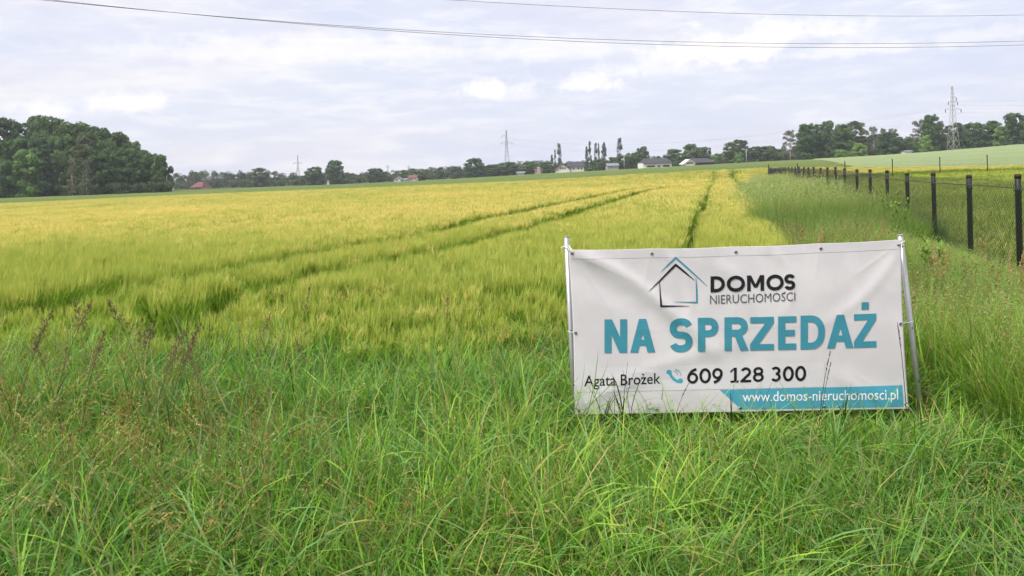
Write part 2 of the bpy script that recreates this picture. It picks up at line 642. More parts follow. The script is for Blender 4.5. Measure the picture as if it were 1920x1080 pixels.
def strips(base, azim, length, width, th0, bend, segs, cols, cols_tip, power=1.3, droop=None):
    """curved tapering blades: arrays of blade parameters -> verts, faces, colours"""
    n = len(length)
    t = np.linspace(0, 1, segs + 1)
    th = th0[:, None] + bend[:, None] * t[None] ** power
    ds = (length / segs)[:, None]
    hx = np.concatenate([np.zeros((n, 1)), np.cumsum(np.sin(th[:, :-1]) * ds, 1)], 1)
    hz = np.concatenate([np.zeros((n, 1)), np.cumsum(np.cos(th[:, :-1]) * ds, 1)], 1)
    ca, sa = np.cos(azim)[:, None], np.sin(azim)[:, None]
    cen = np.stack([base[:, 0:1] + hx * ca, base[:, 1:2] + hx * sa, base[:, 2:3] + hz], -1)
    wv = width[:, None] * np.clip(np.minimum(0.55 + 1.6 * t, 1.0), 0, 1)[None] * np.sqrt(np.clip(1 - t ** 2.2, 0, 1))[None] * 0.5
    side = np.stack([-sa, ca, np.zeros_like(sa)], -1)
    Lv = cen - side * wv[..., None]
    Rv = cen + side * wv[..., None]
    # per blade: pairs for 0..segs-1 then one tip
    v = np.empty((n, 2 * segs + 1, 3))
    v[:, 0:2 * segs:2] = Lv[:, :segs]
    v[:, 1:2 * segs:2] = Rv[:, :segs]
    v[:, -1] = cen[:, -1]
    tt = np.r_[np.repeat(t[:segs], 2), 1.0]
    c = cols[:, None] * (1 - tt)[None, :, None] + cols_tip[:, None] * tt[None, :, None]
    k = (np.arange(n) * (2 * segs + 1))[:, None]
    quads = np.concatenate([np.stack([k + 2 * i, k + 2 * i + 1, k + 2 * i + 3, k + 2 * i + 2], -1) for i in range(segs - 1)], 1).reshape(-1, 4)
    tris = np.stack([k + 2 * segs - 2, k + 2 * segs - 1, k + 2 * segs], -1).reshape(-1, 3)
    return v.reshape(-1, 3), [tuple(q) for q in quads] + [tuple(q) for q in tris], c.reshape(-1, 3)


class Plant:
    def __init__(self):
        self.v, self.f, self.c, self.k = [], [], [], 0

    def add(self, v, f, c):
        self.v.append(v)
        self.f += [tuple(i + self.k for i in q) for q in f]
        self.c.append(c)
        self.k += len(v)
        return self

    def mesh(self, name, mat):
        me = new_mesh(name, np.concatenate(self.v), self.f, [mat])
        add_col(me, np.concatenate(self.c))
        return me


def jit(rr, n, col, s=0.15):
    col = np.array(col)
    return np.clip(col[None] * (1 + rr.uniform(-s, s, (n, 1))) * (1 + rr.uniform(-s * .5, s * .5, (n, 3))), 0, 1)


G_DEEP, G_MID, G_LIME, G_BLUE = (0.072, 0.200, 0.026), (0.140, 0.325, 0.042), (0.235, 0.430, 0.060), (0.160, 0.338, 0.108)
STRAW, RUST, PURP = (0.46, 0.40, 0.18), (0.37, 0.235, 0.095), (0.145, 0.090, 0.070)


def grass_tuft(seed, n, L, W, spread, bend, pal, dead=0.06, lean=0.15, segs=5):
    rr = np.random.RandomState(seed)
    p = Plant()
    az_ = rr.uniform(0, 2 * np.pi, n)
    r = spread * np.sqrt(rr.uniform(0, 1, n))
    a2 = rr.uniform(0, 2 * np.pi, n)
    base = np.c_[r * np.cos(a2), r * np.sin(a2), np.full(n, -0.02)]
    ln_ = L * rr.uniform(0.45, 1.1, n)
    wd = W * rr.uniform(0.6, 1.3, n)
    th0 = rr.uniform(0.0, lean * 2.2, n)
    bd = bend * rr.uniform(0.15, 1.35, n)
    pick = rr.randint(0, len(pal), n)
    c = np.array(pal)[pick] * (1 + rr.uniform(-.2, .2, (n, 1)))
    tip = c * np.array([1.15, 1.05, 1.0])
    dd = rr.rand(n) < dead
    c[dd] = np.array(STRAW) * rr.uniform(.6, 1.1, (dd.sum(), 1))
    tip[dd] = np.array(STRAW)
    tp = rr.rand(n) < 0.12
    tip[tp] = np.array((0.30, 0.27, 0.10))
    p.add(*strips(base, az_, ln_, wd, th0, bd, segs, c, tip))
    return p, rr


def panicle(p, rr, x, y, H, col, stemcol, nsp=40, plen=0.14, prad=0.035, lean=0.15, spik=(0.008, 0.004), stem_w=0.003, droop=0.5):
    """a flowering stem: thin stalk with a loose head of spikelets"""
    a = rr.uniform(0, 2 * np.pi)
    one = np.ones(1)
    v, f, c = strips(np.array([[x, y, 0.0]]), a * one, H * one, stem_w * one * 2, lean * .4 * one, lean * one, 5, np.array([stemcol]), np.array([stemcol]), 1.5)
    p.add(v, f, c)
    top = v[-1]
    d = top - (v[-3] + v[-2]) * 0.5
    d /= np.linalg.norm(d)
    t = rr.uniform(0, 1, nsp)
    rad = prad * (1 - t) ** 0.7 * rr.uniform(0.1, 1, nsp)
    an = rr.uniform(0, 2 * np.pi, nsp)
    cen = top[None] + d[None] * ((t - 0.75) * plen)[:, None] + np.c_[rad * np.cos(an), rad * np.sin(an), -rad * droop]
    ori = rr.normal(0, 1, (nsp, 3)) * .5 + d[None]
    ori /= np.linalg.norm(ori, axis=1)[:, None]
    sd_ = np.cross(ori, rr.normal(0, 1, (nsp, 3)))
    sd_ /= np.linalg.norm(sd_, axis=1)[:, None]
    l, w_ = spik[0] * rr.uniform(.6, 1.4, nsp), spik[1] * rr.uniform(.6, 1.4, nsp)
    vv = np.stack([cen - ori * l[:, None], cen + sd_ * w_[:, None], cen + ori * l[:, None], cen - sd_ * w_[:, None]], 1).reshape(-1, 3)
    k = np.arange(nsp) * 4
    cc = np.repeat(jit(rr, nsp, col, .3), 4, 0)
    p.add(vv, [(q, q + 1, q + 2, q + 3) for q in k], cc)


rng = np.random.RandomState(42)


def rots(n, tilt=0.12, seed=0):
    rr = np.random.RandomState(seed)
    return np.c_[rr.normal(0, tilt, n), rr.normal(0, tilt, n), rr.uniform(0, 6.283, n)]


def sample(n, y0, y1, margin, seed, wide=0.64, power=1.0):
    rr = np.random.RandomState(seed)
    # uniform over the trapezoid in view
    y = np.sqrt(rr.uniform(y0 ** 2, y1 ** 2, n)) if power == 1 else rr.uniform(y0, y1, n)
    x = rr.uniform(-1, 1, n) * (wide * y * 1.04 + margin)
    return x, y


# ---------------- barley
EAR, AWN, EAR_G = (0.60, 0.490, 0.155), (0.75, 0.625, 0.225), (0.34, 0.49, 0.075)
B_LEAF, B_STEM = (0.22, 0.38, 0.040), (0.30, 0.42, 0.055)


def barley_tuft(seed, n, lod, rad, young=0.0):
    rr = np.random.RandomState(seed)
    p = Plant()
    a2 = rr.uniform(0, 6.283, n)
    r = rad * np.sqrt(rr.uniform(0, 1, n))
    base = np.c_[r * np.cos(a2), r * np.sin(a2), np.zeros(n)]
    H = rr.normal(0.48, 0.015, n)
    az_ = rr.uniform(0, 6.283, n)
    th = rr.uniform(0.0, 0.10, n)
    wmul = (1.0, 1.7, 3.2)[lod]
    sv, sf, sc_ = strips(base, az_, H, np.full(n, 0.0035 * wmul), th, np.full(n, .06), 2, jit(rr, n, B_STEM), jit(rr, n, EAR_G), 1.0)
    p.add(sv, sf, sc_)
    tops = sv.reshape(n, 5, 3)[:, 4]
    # leaves
    k = (4, 3, 2)[lod]
    lb = np.repeat(base, k, 0)
    lb[:, 2] = np.tile(np.linspace(0.06, 0.34, k), n) + rr.uniform(-.05, .05, n * k)
    p.add(*strips(lb, rr.uniform(0, 6.283, n * k), rr.uniform(.16, .30, n * k), np.full(n * k, 0.010 * wmul), rr.uniform(.15, .5, n * k), rr.uniform(.2, 1.5, n * k), 3,
                  jit(rr, n * k, B_LEAF), jit(rr, n * k, (0.29, 0.42, 0.055)), 1.2))
    # ears: slim, nodding, with awns
    ea = az_ + rr.normal(0, .5, n)
    green = rr.rand(n)[:, None] * (1 - young)
    ec = np.array(EAR)[None] * (0.35 + .65 * green) + np.array(EAR_G)[None] * (.65 * (1 - green))
    for q in range(2):
        p.add(*strips(tops - [0, 0, .01], ea + q * 1.57, rr.uniform(.07, .10, n), np.full(n, 0.012 * wmul), rr.uniform(.3, .9, n) * (1 - .72 * young), rr.uniform(.3, .9, n) * (1 - .6 * young), 2, ec, ec * 1.08, 1.0))
    m = (6, 5, 4)[lod]
    ab = np.repeat(tops, m, 0) + np.c_[np.zeros(n * m), np.zeros(n * m), rr.uniform(-.005, .05, n * m)]
    ac = np.repeat(ec, m, 0) * (.35 + .6 * young) + np.array(AWN)[None] * (.65 - .6 * young)
    p.add(*strips(ab, np.repeat(ea, m) + rr.normal(0, .9, n * m), rr.uniform(.09, .15, n * m), np.full(n * m, 0.0024 * wmul), rr.uniform(.3, 1.2, n * m) * (1 - .66 * young), rr.uniform(0, .5, n * m), 2, ac, ac * 1.1, 1.0))
    return p.mesh('barley_tuft', 'barley')


# wheel tracks through the crop (worked out on the ground)
def poly(pts, h=0.5):
    return [ray_ground(px, py, h) for px, py in pts]


TRACKS = [
    (poly([(-200, 590), (60, 568), (250, 535), (430, 508), (620, 470), (800, 440), (900, 412), (1000, 393), (1100, 372), (1180, 357), (1225, 351)]), 0.31),
    (poly([(60, 625), (250, 592), (400, 562), (620, 510), (780, 481), (900, 450), (1000, 425), (1100, 393), (1200, 362), (1250, 352)]), 0.30),
    (poly([(620, 552), (760, 546), (900, 545), (1060, 541)]), 0.07),
    (poly([(-80, 478), (0, 471), (150, 455), (350, 430), (600, 402)]), 0.20),
    (poly([(800, 376), (950, 368), (1100, 352), (1180, 343)]), 0.15),
    ([(0.2588 * y - 0.50 + .05 * math.sin(y * .3), y) for y in np.linspace(5, 80, 40)], 0.075),
    ([(0.2588 * y + 1.10, y) for y in np.linspace(28, 80, 30)], 0.16),
]


def track_dist(x, y):
    best = np.full(len(x), 9.0)
    for pl, hw in TRACKS:
        pl = np.array(pl)
        for a, b in zip(pl[:-1], pl[1:]):
            d = b - a
            L2 = d @ d + 1e-9
            t = np.clip(((x - a[0]) * d[0] + (y - a[1]) * d[1]) / L2, 0, 1)
            q = np.hypot(x - a[0] - t * d[0], y - a[1] - t * d[1]) - hw
            best = np.minimum(best, q)
    return best


def near_edge(x):
    """where the verge ends and the barley begins"""
    return 6.35 + 0.25 * np.sin(x * 1.3) + 0.15 * np.sin(x * 3.1 + 1) + np.where(x > 0.5, 0.2, 0.0)


def build_barley():
    for lod, (y0, y1, n, dens_r) in enumerate(((5.6, 19, 13500, .10), (19, 48, 34000, .16), (48, 136, 46000, .42))):
        x, y = sample(n, y0, y1, 2.0 + lod * 2, 10 + lod)
        k = (y > near_edge(x)) & (y < edge_y(x)) & ((x < field_right(y)) | (y > 62.6))
        x, y = x[k], y[k]
        td = track_dist(x, y)
        wob = 0.010 * vnoise(x, y, 4.0, 6)
        k = td + wob + np.clip((11.0 - y) * .018, 0, .05) > dens_r * 0.7
        patch = vnoise(x, y, 0.55, 9)
        x, y, td, patch = x[k], y[k], td[k], patch[k]
        n = len(x)
        rr = np.random.RandomState(60 + lod)
        hs = 1.0 + 0.012 * vnoise(x, y, 1.6, 4) + 0.015 * patch + rr.uniform(-.03, .03, n) - 0.06 * (td < .12)
        edge = np.clip((y - near_edge(x)) / 1.5, 0, 1)
        hs *= 0.58 + 0.42 * edge
        s = rr.uniform(.9, 1.15, n)
        var = [barley_tuft(100 + 10 * lod + i, (12, 15, 26)[lod], lod, dens_r, (0, 0, 0, 1., 1., .85)[i]) for i in range(6)]
        pg = np.clip((23.0 - y) / 13.0, .14, 1.0) - .12 * patch
        vi = np.where(rr.rand(n) < pg, 0, 3) + rr.randint(0, 3, n)
        tint = np.clip(.5 + .22 * vnoise(x, y, .35, 12) + .12 * vnoise(x, y, 2.2, 13) + rr.normal(0, .12, n), 0, 1)
        o = scatter('barley' if lod == 0 else 'barley_far' if lod == 2 else 'barley_middle', var, np.c_[x, y, T(x, y)], rots(n, .06, 20 + lod), np.c_[s, s, hs], tint, vi)
        tag(o, ('ripening yellow green barley nearest the grass verge', 'ripening barley across the middle of the field', 'yellow barley stretching to the far field border')[lod], 'barley', kind='stuff')


build_barley()


# ---------------- verge grass in front
def banner_shade(x, y):
    """1 right in front of and under the banner"""
    return np.clip(1 - np.abs(x - 1.35) / 1.15, 0, 1) ** .5 * np.clip(1 - np.abs(y - 4.75) / 0.75, 0, 1) ** .5


def build_verge():
    # long lush grass
    x, y = sample(9800, 2.3, 7.3, .5, 31)
    k = y < near_edge(x) + .3
    k &= ~((x > 2.4) & (y > 5.2))
    x, y = x[k], y[k]
    n = len(x)
    rr = np.random.RandomState(32)
    ht = 1.0 + .34 * vnoise(x, y, 2.0, 15) + .18 * vnoise(x, y, 5, 16)
    ht *= 1 + .45 * np.exp(-((x + .15) / .35) ** 2 - ((y - 5.2) / .5) ** 2) + .30 * np.exp(-((x + 2.4) / .9) ** 2 - ((y - 4.6) / .8) ** 2)
    ht *= np.where(y < 3.3, .62 + .38 * np.clip((y - 2.6) / .7, 0, 1), 1.0)
    ht *= 1 - 0.58 * banner_shade(x, y)
    ht *= np.where((x > .2) & (y < 4.5), .66, 1.0) * np.where(x < -.2, 1.14, 1.0)          # the trodden patch in front of the banner
    ht *= 1 - .12 * np.clip((y - 5.0) / 1.0, 0, 1)
    lim = (1.65 - 1.53 * y / 4.78 - .01) / .44
    fr = (x > .15) & (x < 3.0) & (y < 4.85) & (rr.rand(n) > .04)
    ht = np.where(fr, np.minimum(ht, lim), ht)
    ht = np.clip(ht, .22, 1.35)
    s = rr.uniform(.8, 1.25, n)
    pal = [G_DEEP, G_DEEP, G_MID, G_MID, G_LIME, G_BLUE]
    var = [grass_tuft(200 + i, 24, .47, .0058, .07, 2.7, pal, .07, .30)[0].mesh('grass_tuft', 'grass') for i in range(8)]
    var += [grass_tuft(230 + i, 12, .62, .0078, .06, 2.2, [G_LIME, G_MID, G_BLUE], .03, .25, 7)[0].mesh('grass_tuft', 'grass') for i in range(3)]
    var += [grass_tuft(220 + i, 30, .42, .0044, .08, 3.2, [G_DEEP, G_MID, G_BLUE, G_LIME], .1, .35)[0].mesh('grass_tuft', 'grass') for i in range(4)]
    tint = np.clip(.47 + .34 * vnoise(x, y, 1.3, 17) + rr.normal(0, .18, n), 0, 1)
    o = scatter('verge_grass', var, np.c_[x, y, T(x, y)], rots(n, .42, 33), np.c_[s, s, ht * rr.uniform(.8, 1.15, n)], tint)
    tag(o, 'long lush green grass of the verge in the foreground', 'grass', kind='stuff')
    # short fresh undergrowth that hides the soil
    x, y = sample(5200, 2.2, 7.4, .5, 41)
    k = (y < near_edge(x) + .5)
    x, y = x[k], y[k]
    n = len(x)
    var = [grass_tuft(240 + i, 26, .22, .005, .07, 1.3, [G_MID, G_DEEP, G_LIME, G_DEEP], .1, .3, 3)[0].mesh('grass_tuft', 'grass') for i in range(5)]
    rr = np.random.RandomState(43)
    s = rr.uniform(.8, 1.2, n)
    tint = np.clip(.55 + .3 * vnoise(x, y, 1.1, 18) + rr.normal(0, .12, n), 0, 1)
    o = scatter('short_grass', var, np.c_[x, y, T(x, y)], rots(n, .1, 44), np.c_[s, s, s * rr.uniform(.7, 1.3, n)], tint)
    tag(o, 'short fresh grass growing between the long verge blades', 'grass', kind='stuff')
    # broad leaved rosettes, dock and dandelion
    bl_ = []
    for i in range(4):
        rr = np.random.RandomState(250 + i)
        m_ = 9
        p = Plant()
        p.add(*strips(np.c_[rr.uniform(-.02, .02, (m_, 2)), np.zeros(m_)], rr.uniform(0, 6.28, m_), rr.uniform(.12, .22, m_), rr.uniform(.018, .034, m_), rr.uniform(.15, .8, m_), rr.uniform(.5, 1.4, m_), 6, jit(rr, m_, (.12, .25, .035), .25), jit(rr, m_, (.16, .28, .04), .25)))
        bl_.append(p.mesh('rosette', 'grass'))
    x, y = sample(240, 3.5, 6.2, .3, 46)
    k = (vnoise(x, y, 1.7, 47) > .0) & (banner_shade(x, y) < .4)
    x, y = x[k], y[k]
    n = len(x)
    rr = np.random.RandomState(48)
    s = rr.uniform(.7, 1.2, n)
    o = scatter('broadleaf_weeds', bl_, np.c_[x, y, T(x, y) + .06], rots(n, .15, 49), np.c_[s, s, s * 1.15], rr.rand(n))
    tag(o, 'broad green leaves of low weeds between the verge grasses', 'weeds', kind='stuff')
    # dead thatch lying between the stems
    tv = [grass_tuft(256 + i, 26, .40, .0045, .10, .8, [STRAW, (.42, .33, .14), (.30, .24, .11)], .5, .75, 4)[0].mesh('thatch', 'grass') for i in range(3)]
    x, y = sample(260, 2.4, 6.4, .3, 56)
    x, y = x[vnoise(x, y, 1.2, 57) > -.1], y[vnoise(x, y, 1.2, 57) > -.1]
    n = len(x)
    s = rr.uniform(.7, 1.1, n)
    o = scatter('dry_thatch', tv, np.c_[x, y, T(x, y) + .02], rots(n, .3, 58), np.c_[s, s, s * rr.uniform(.5, 1.0, n)], rr.rand(n))
    tag(o, 'dry straw coloured dead grass lying in the verge', 'grass', kind='stuff')
    # flowering stems
    heads = []
    for i in range(4):                                     # rusty bent grass, fine orange brown heads
        rr = np.random.RandomState(260 + i)
        p = Plant()
        for q in range(4):
            panicle(p, rr, *rr.uniform(-.06, .06, 2), rr.uniform(.38, .58), RUST, (0.16, .17, .05), 70, .18, .055, .35, (.0042, .0017), .0012, .3)
        heads.append(p.mesh('bent_grass', 'grass'))
    for i in range(3):                                     # pale straw heads
        rr = np.random.RandomState(270 + i)
        p = Plant()
        for q in range(3):
            panicle(p, rr, *rr.uniform(-.06, .06, 2), rr.uniform(.42, .62), STRAW, (0.18, .20, .06), 30, .10, .010, .9, (.006, .0018), .0014, .5)
        heads.append(p.mesh('straw_grass', 'grass'))
    x, y = sample(1000, 2.6, 6.6, .3, 51)
    dn = vnoise(x, y, 1.1, 19) + .5 * vnoise(x, y, 3.0, 20)
    k = (dn > .05) & (banner_shade(x, y) < .35) & (y < near_edge(x)) & ~((x > 1.8) & (y > 4.9)) & (y > 2.9)
    # the brown patches gather on the left half
    k &= (np.random.RandomState(5).rand(len(x)) < np.where(x < -.9, 1.0, np.where(x < .4, .55, .25)))
    x, y = x[k], y[k]
    n = len(x)
    rr = np.random.RandomState(52)
    s = rr.uniform(.75, 1.05, n) * np.where(x < -1.0, 1.25, 1.0)
    o = scatter('flowering_grass', heads, np.c_[x, y, T(x, y)], rots(n, .2, 53), np.c_[s, s, s], rr.rand(n), rr.choice(7, n, p=[.22, .22, .22, .22, .04, .04, .04]))
    tag(o, 'rust brown and straw coloured flowering grass heads in the verge', 'grass', kind='stuff')


build_verge()


# ---------------- tall grass between barley and fence, and round the banner's right side
def build_fence_grass():
    pal = [G_MID, G_LIME, G_BLUE, (0.27, 0.35, 0.11)]
    var = []
    for i in range(6):
        p, rr = grass_tuft(300 + i, 44, .80, .0064, .11, .9, [G_MID, G_LIME, G_MID, G_DEEP, (0.22, 0.34, 0.08)], .05, .12)
        for q in range(3):
            panicle(p, rr, *rr.uniform(-.1, .1, 2), rr.uniform(.65, 1.12), ((.25, .33, .11), (.30, .26, .13), (.26, .35, .12))[q % 3], (.20, .32, .07), 14, .15, .018, .3, (.009, .0028), .002, .4)
        var.append(p.mesh('tall_grass_tuft', 'grass'))
    far = []
    for i in range(4):
        p, rr = grass_tuft(320 + i, 40, .74, .010, .22, .9, [(.23, .42, .055), (.30, .48, .07), (.24, .40, .12), (.38, .48, .15)], .08, .16, 3)
        for q in range(5):
            panicle(p, rr, *rr.uniform(-.2, .2, 2), rr.uniform(.7, 1.05), ((.34, .42, .18), (.36, .36, .19), (.34, .45, .18))[q % 3], (.24, .36, .09), 6, .20, .03, .3, (.030, .007), .004, .4)
        far.append(p.mesh('tall_grass_tuft', 'grass'))
    rr = np.random.RandomState(61)
    n = 9000
    y = 4.0 + 14 * rr.rand(n) ** 1.0
    x = field_right(y) - .15 + rr.rand(n) * (fence_x(y) - field_right(y) + .3)
    k = ((y > 5.3) | (x > 2.75)) & (y > 4.1) & (x < .66 * y + .8)
    bare = np.hypot((x - P(1752, 640, 7.4).x) / .30, (y - 7.4) / .75)
    k &= bare > 1
    x, y = x[k], y[k]
    n = len(x)
    d = (fence_x(y) - x)
    h = 1.0 + .18 * vnoise(x, y, 1.2, 21)
    h *= np.where(y < 13.0, .56, .56 + .30 * np.clip((y - 13.0) / 3, 0, 1))
    h *= np.where(y < 14.0, np.clip(.30 + .66 * d / 1.4, .26, 1.05), 1.0)
    h *= np.where(y < 9.0, 1.12, 1)
    s = rr.uniform(.8, 1.15, n)
    o = scatter('tall_grass', var, np.c_[x, y, T(x, y)], rots(n, .13, 62), np.c_[s, s, h * rr.uniform(.8, 1.15, n)], np.clip(.6 + .25 * vnoise(x, y, .8, 22) + rr.normal(0, .15, n), 0, 1))
    tag(o, 'tall pale seeding grass beside the banner and the near fence', 'grass', kind='stuff')
    n = 7000
    y = np.sqrt(rr.uniform(17 ** 2, 66 ** 2, n))
    x = field_right(y) - .1 + rr.rand(n) * (fence_x(y) - field_right(y) + .1)
    h = .66 + .34 * np.clip(1 - (fence_x(y) - x) / 1.8, 0, 1) + .16 * vnoise(x, y, .9, 23)
    h *= np.clip(1 - (y - 40) / 90, .7, 1)
    s = rr.uniform(.85, 1.2, n)
    o = scatter('tall_grass_far', far, np.c_[x, y, T(x, y)], rots(n, .1, 63), np.c_[s, s, h * rr.uniform(.8, 1.15, n)], np.clip(.65 + .25 * vnoise(x, y, .5, 24) + rr.normal(0, .15, n), 0, 1))
    tag(o, 'band of tall pale grass running along the far fence', 'grass', kind='stuff')
    # meadow inside the fence
    n = 17000
    y = np.sqrt(rr.uniform(7 ** 2, 64 ** 2, n))
    x = fence_x(y) + .05 + rr.rand(n) * np.maximum(.66 * y + 3 - fence_x(y), .6)
    k = x < .68 * y + 2.5
    x, y = x[k], y[k]
    n = len(x)
    mv = []
    for i in range(4):
        p, r2 = grass_tuft(340 + i, 34, .36, .013, .24, 1.0, [(.22, .35, .05), (.29, .41, .06), (.34, .38, .085), (.18, .30, .04)], .1, .2, 3)
        mv.append(p.mesh('meadow_tuft', 'grass'))
    s = rr.uniform(.8, 1.2, n) * (1 + y / 60)
    h = (.9 + .3 * vnoise(x, y, .5, 26)) * np.clip(y / 18, .4, 1.0)
    o = scatter('meadow_grass', mv, np.c_[x, y, T(x, y)], rots(n, .12, 66), np.c_[s, s, h], np.clip(.6 + .3 * vnoise(x, y, .25, 27) + rr.normal(0, .12, n), 0, 1))
    tag(o, 'yellowish green meadow grass inside the fenced plot', 'grass', kind='stuff')
    # brown dock in seed near the fence
    dk = []
    for i in range(3):
        r2 = np.random.RandomState(360 + i)
        p = Plant()
        for q in range(3):
            panicle(p, r2, *r2.uniform(-.08, .08, 2), r2.uniform(.5, .75), (0.36, .27, .13), (.3, .26, .10), 40, .26, .03, .2, (.012, .006), .003, .2)
        dk.append(p.mesh('dock', 'grass'))
    n = 330
    y = rr.uniform(5.5, 13, n)
    x = field_right(y) + rr.rand(n) * (fence_x(y) - field_right(y) + .6)
    k = (vnoise(x, y, .9, 28) > .0)
    x, y = x[k], y[k]
    n = len(x)
    s = rr.uniform(.7, 1.1, n)
    o = scatter('dock_seed_heads', dk, np.c_[x, y, T(x, y)], rots(n, .12, 67), np.c_[s, s, s], rr.rand(n))
    tag(o, 'brownish dock seed heads among the tall grass by the fence', 'weeds', kind='stuff')
    # edge tufts of the green field so its border is not a clean line
    n = 9000
    u = rr.rand(n)
    x = EDGE_XY[0, 0] + u * (EDGE_XY[-1, 0] - EDGE_XY[0, 0])
    y = edge_y(x) + rr.rand(n) ** 2 * 22 - .3
    s = rr.uniform(1.2, 2.2, n)
    cv = [grass_tuft(380 + i, 24, .34, .035, .26, .9, [(.11, .17, .035), (.14, .20, .04), (.17, .22, .05)], 0, .3, 3)[0].mesh('crop_tuft', 'grass') for i in range(3)]
    o = scatter('green_crop', cv, np.c_[x, y, T(x, y) - .02], rots(n, .1, 69), np.c_[s, s, np.full(n, 1.05)], np.clip(.5 + rr.normal(0, .2, n), 0, 1))
    tag(o, 'low green crop along the border of the yellow barley', 'crop', kind='stuff')


build_fence_grass()

# ------------------------------------------------------------------ the banner
BY_L, BY_R = 4.86, 4.74
C_TL, C_TR, C_BL, C_BR = P(1066, 468, BY_L), P(1690, 449, BY_R), P(1077, 778, BY_L - .05), P(1704, 767, BY_R - .05)
BN = (C_TR - C_TL).cross(C_BL - C_TL).normalized()
if BN.y > 0:
    BN = -BN


def fold(u, v):
    """depth of the cloth at (u across, v up), metres towards the viewer"""
    d = 0.0
    # a long soft fold hanging from the upper left eyelet
    for (u0, v0, u1, v1, wd, am) in ((.0, 1.0, .46, .30, .050, .011), (.0, 1.0, .30, .62, .030, .006), (.02, .05, .55, .42, .05, .004), (.45, .93, .62, .25, .05, .005), (1.0, .95, .74, .50, .035, .003), (1.0, .05, .70, .35, .05, .003), (.30, .98, .36, .55, .03, .004), (.62, .98, .66, .62, .03, .004)):
        dx, dy = (u1 - u0) * 2, v1 - v0
        L = math.hypot(dx, dy)
        px, py = (u - u0) * 2, v - v0
        t = (px * dx + py * dy) / L / L
        s = (px * dy - py * dx) / L + .06 * math.sin(t * 3.1)
        e = max(0.0, min(1.0, t / .12)) * max(0.0, min(1.0, (1.15 - t) / .5))
        d += am * e * (math.exp(-(s / wd) ** 2) - .55 * math.exp(-((s - 2 * wd) / (1.4 * wd)) ** 2))
    d += .004 * math.sin(u * 9 + v * 2) * v * (1 - v) * 4 + .006 * math.sin(math.pi * u) * math.sin(math.pi * v)
    d += .0015 * math.sin(u * 31 + 1.3 * math.sin(v * 9)) * max(0, v - .55)
    for (u0, v0, u1, v1, am) in ((.02, .97, .20, .80, .0022), (.01, .98, .13, .60, .0020), (.98, .96, .86, .80, .0018), (.985, .04, .84, .22, .0018), (.015, .04, .16, .20, .0020), (.49, .0, .50, 1.0, .0010), (.0, .50, 1.0, .52, .0008), (.25, .97, .22, .74, .0014), (.505, .97, .53, .76, .0014), (.755, .97, .74, .78, .0014)):
        dx, dy = (u1 - u0) * 2, v1 - v0
        L = math.hypot(dx, dy)
        px, py = (u - u0) * 2, v - v0
        t = (px * dx + py * dy) / L / L
        if 0 < t < 1:
            d += am * math.sin(math.pi * t) ** .5 * math.exp(-abs((px * dy - py * dx) / L) / .012)
    return d


def BP(u, v, lift=0.0):
    sag = -0.012 * math.sin(math.pi * u) * v - .004 * abs(math.sin(4 * math.pi * u)) * v ** 6
    a = C_BL.lerp(C_BR, u)
    b = C_TL.lerp(C_TR, u)
    p = a.lerp(b, v)
    inset = .010 * math.sin(math.pi * v) * (1 if u < .5 else -1) * abs(2 * u - 1) ** 4
    p = p + (C_TR - C_TL).normalized() * inset
    return p + Vector((0, 0, sag)) + BN * (fold(u, v) + lift)


def UV(px, py):
    """place on the flat banner of a point read off the photograph's layout"""
    u = v = .5
    for _ in range(30):
        p = C_BL.lerp(C_BR, u).lerp(C_TL.lerp(C_TR, u), v)
        dx, dz = p.x / p.y, (p.z - EYE) / p.y
        a, b = unproj(px, py)
        u += (a - dx) * p.y / 1.96
        v += (b - dz) * p.y / 1.0
    return u, v


banner = empty('banner', (C_BL + C_BR) / 2 - Vector((0, 0, .1)))
tag(banner, 'white vinyl sale banner with teal and black lettering tied between two posts', 'banner')
BO = Vector(banner.location)


def bpart(name, verts, faces, mat, smooth=False, parent=None, label=None):
    me = new_mesh(name, [Vector(q) - BO for q in verts], faces, [mat], smooth)
    o = link(name, me, parent or banner)
    if label:
        o['label'] = label
    return o


NU, NV = 240, 122
vs, fs = [], []
for side in (0.0, -0.0012):
    for j in range(NV):
        for i in range(NU):
            vs.append(BP(i / (NU - 1), j / (NV - 1), side))
q = NU * NV
for j in range(NV - 1):
    for i in range(NU - 1):
        a = j * NU + i
        fs.append((a, a + 1, a + 1 + NU, a + NU))
        fs.append((q + a, q + a + NU, q + a + 1 + NU, q + a + 1))
ring = [i for i in range(NU)] + [j * NU + NU - 1 for j in range(1, NV)] + [(NV - 1) * NU + i for i in range(NU - 2, -1, -1)] + [j * NU for j in range(NV - 2, 0, -1)]
for a, b in zip(ring, ring[1:] + ring[:1]):
    fs.append((a, a + q, b + q, b))
sheet = bpart('sheet', vs, fs, 'vinyl', True)

# welded hem along the top and the bottom: a second layer, slightly proud
for v0, v1, nm in ((.945, .998, 'hem'), (.004, .05, 'hem')):
    hv, hf = [], []
    for j in range(3):
        for i in range(NU):
            hv.append(BP(.004 + .992 * i / (NU - 1), v0 + (v1 - v0) * j / 2, .0012))
    for j in range(2):
        for i in range(NU - 1):
            a = j * NU + i
            hf.append((a, a + 1, a + 1 + NU, a + NU))
    bpart(nm, hv, hf, 'vinyl', True)


# ---- print on the banner: flat shapes laid on the cloth
def lay(name, polys, mat, lift, label=None, parent=None, cut=.022):
    """polys: list of polygons in (u, v); cut into small pieces so that they follow the folds"""
    bm = bmesh.new()
    for k, pl in enumerate(polys):
        z = (k % 61) * .00002
        try:
            bm.faces.new([bm.verts.new((p[0] * 2, p[1], z)) for p in pl])
        except ValueError:
            pass
    finish(bm, name, mat, lift, label, parent, cut)


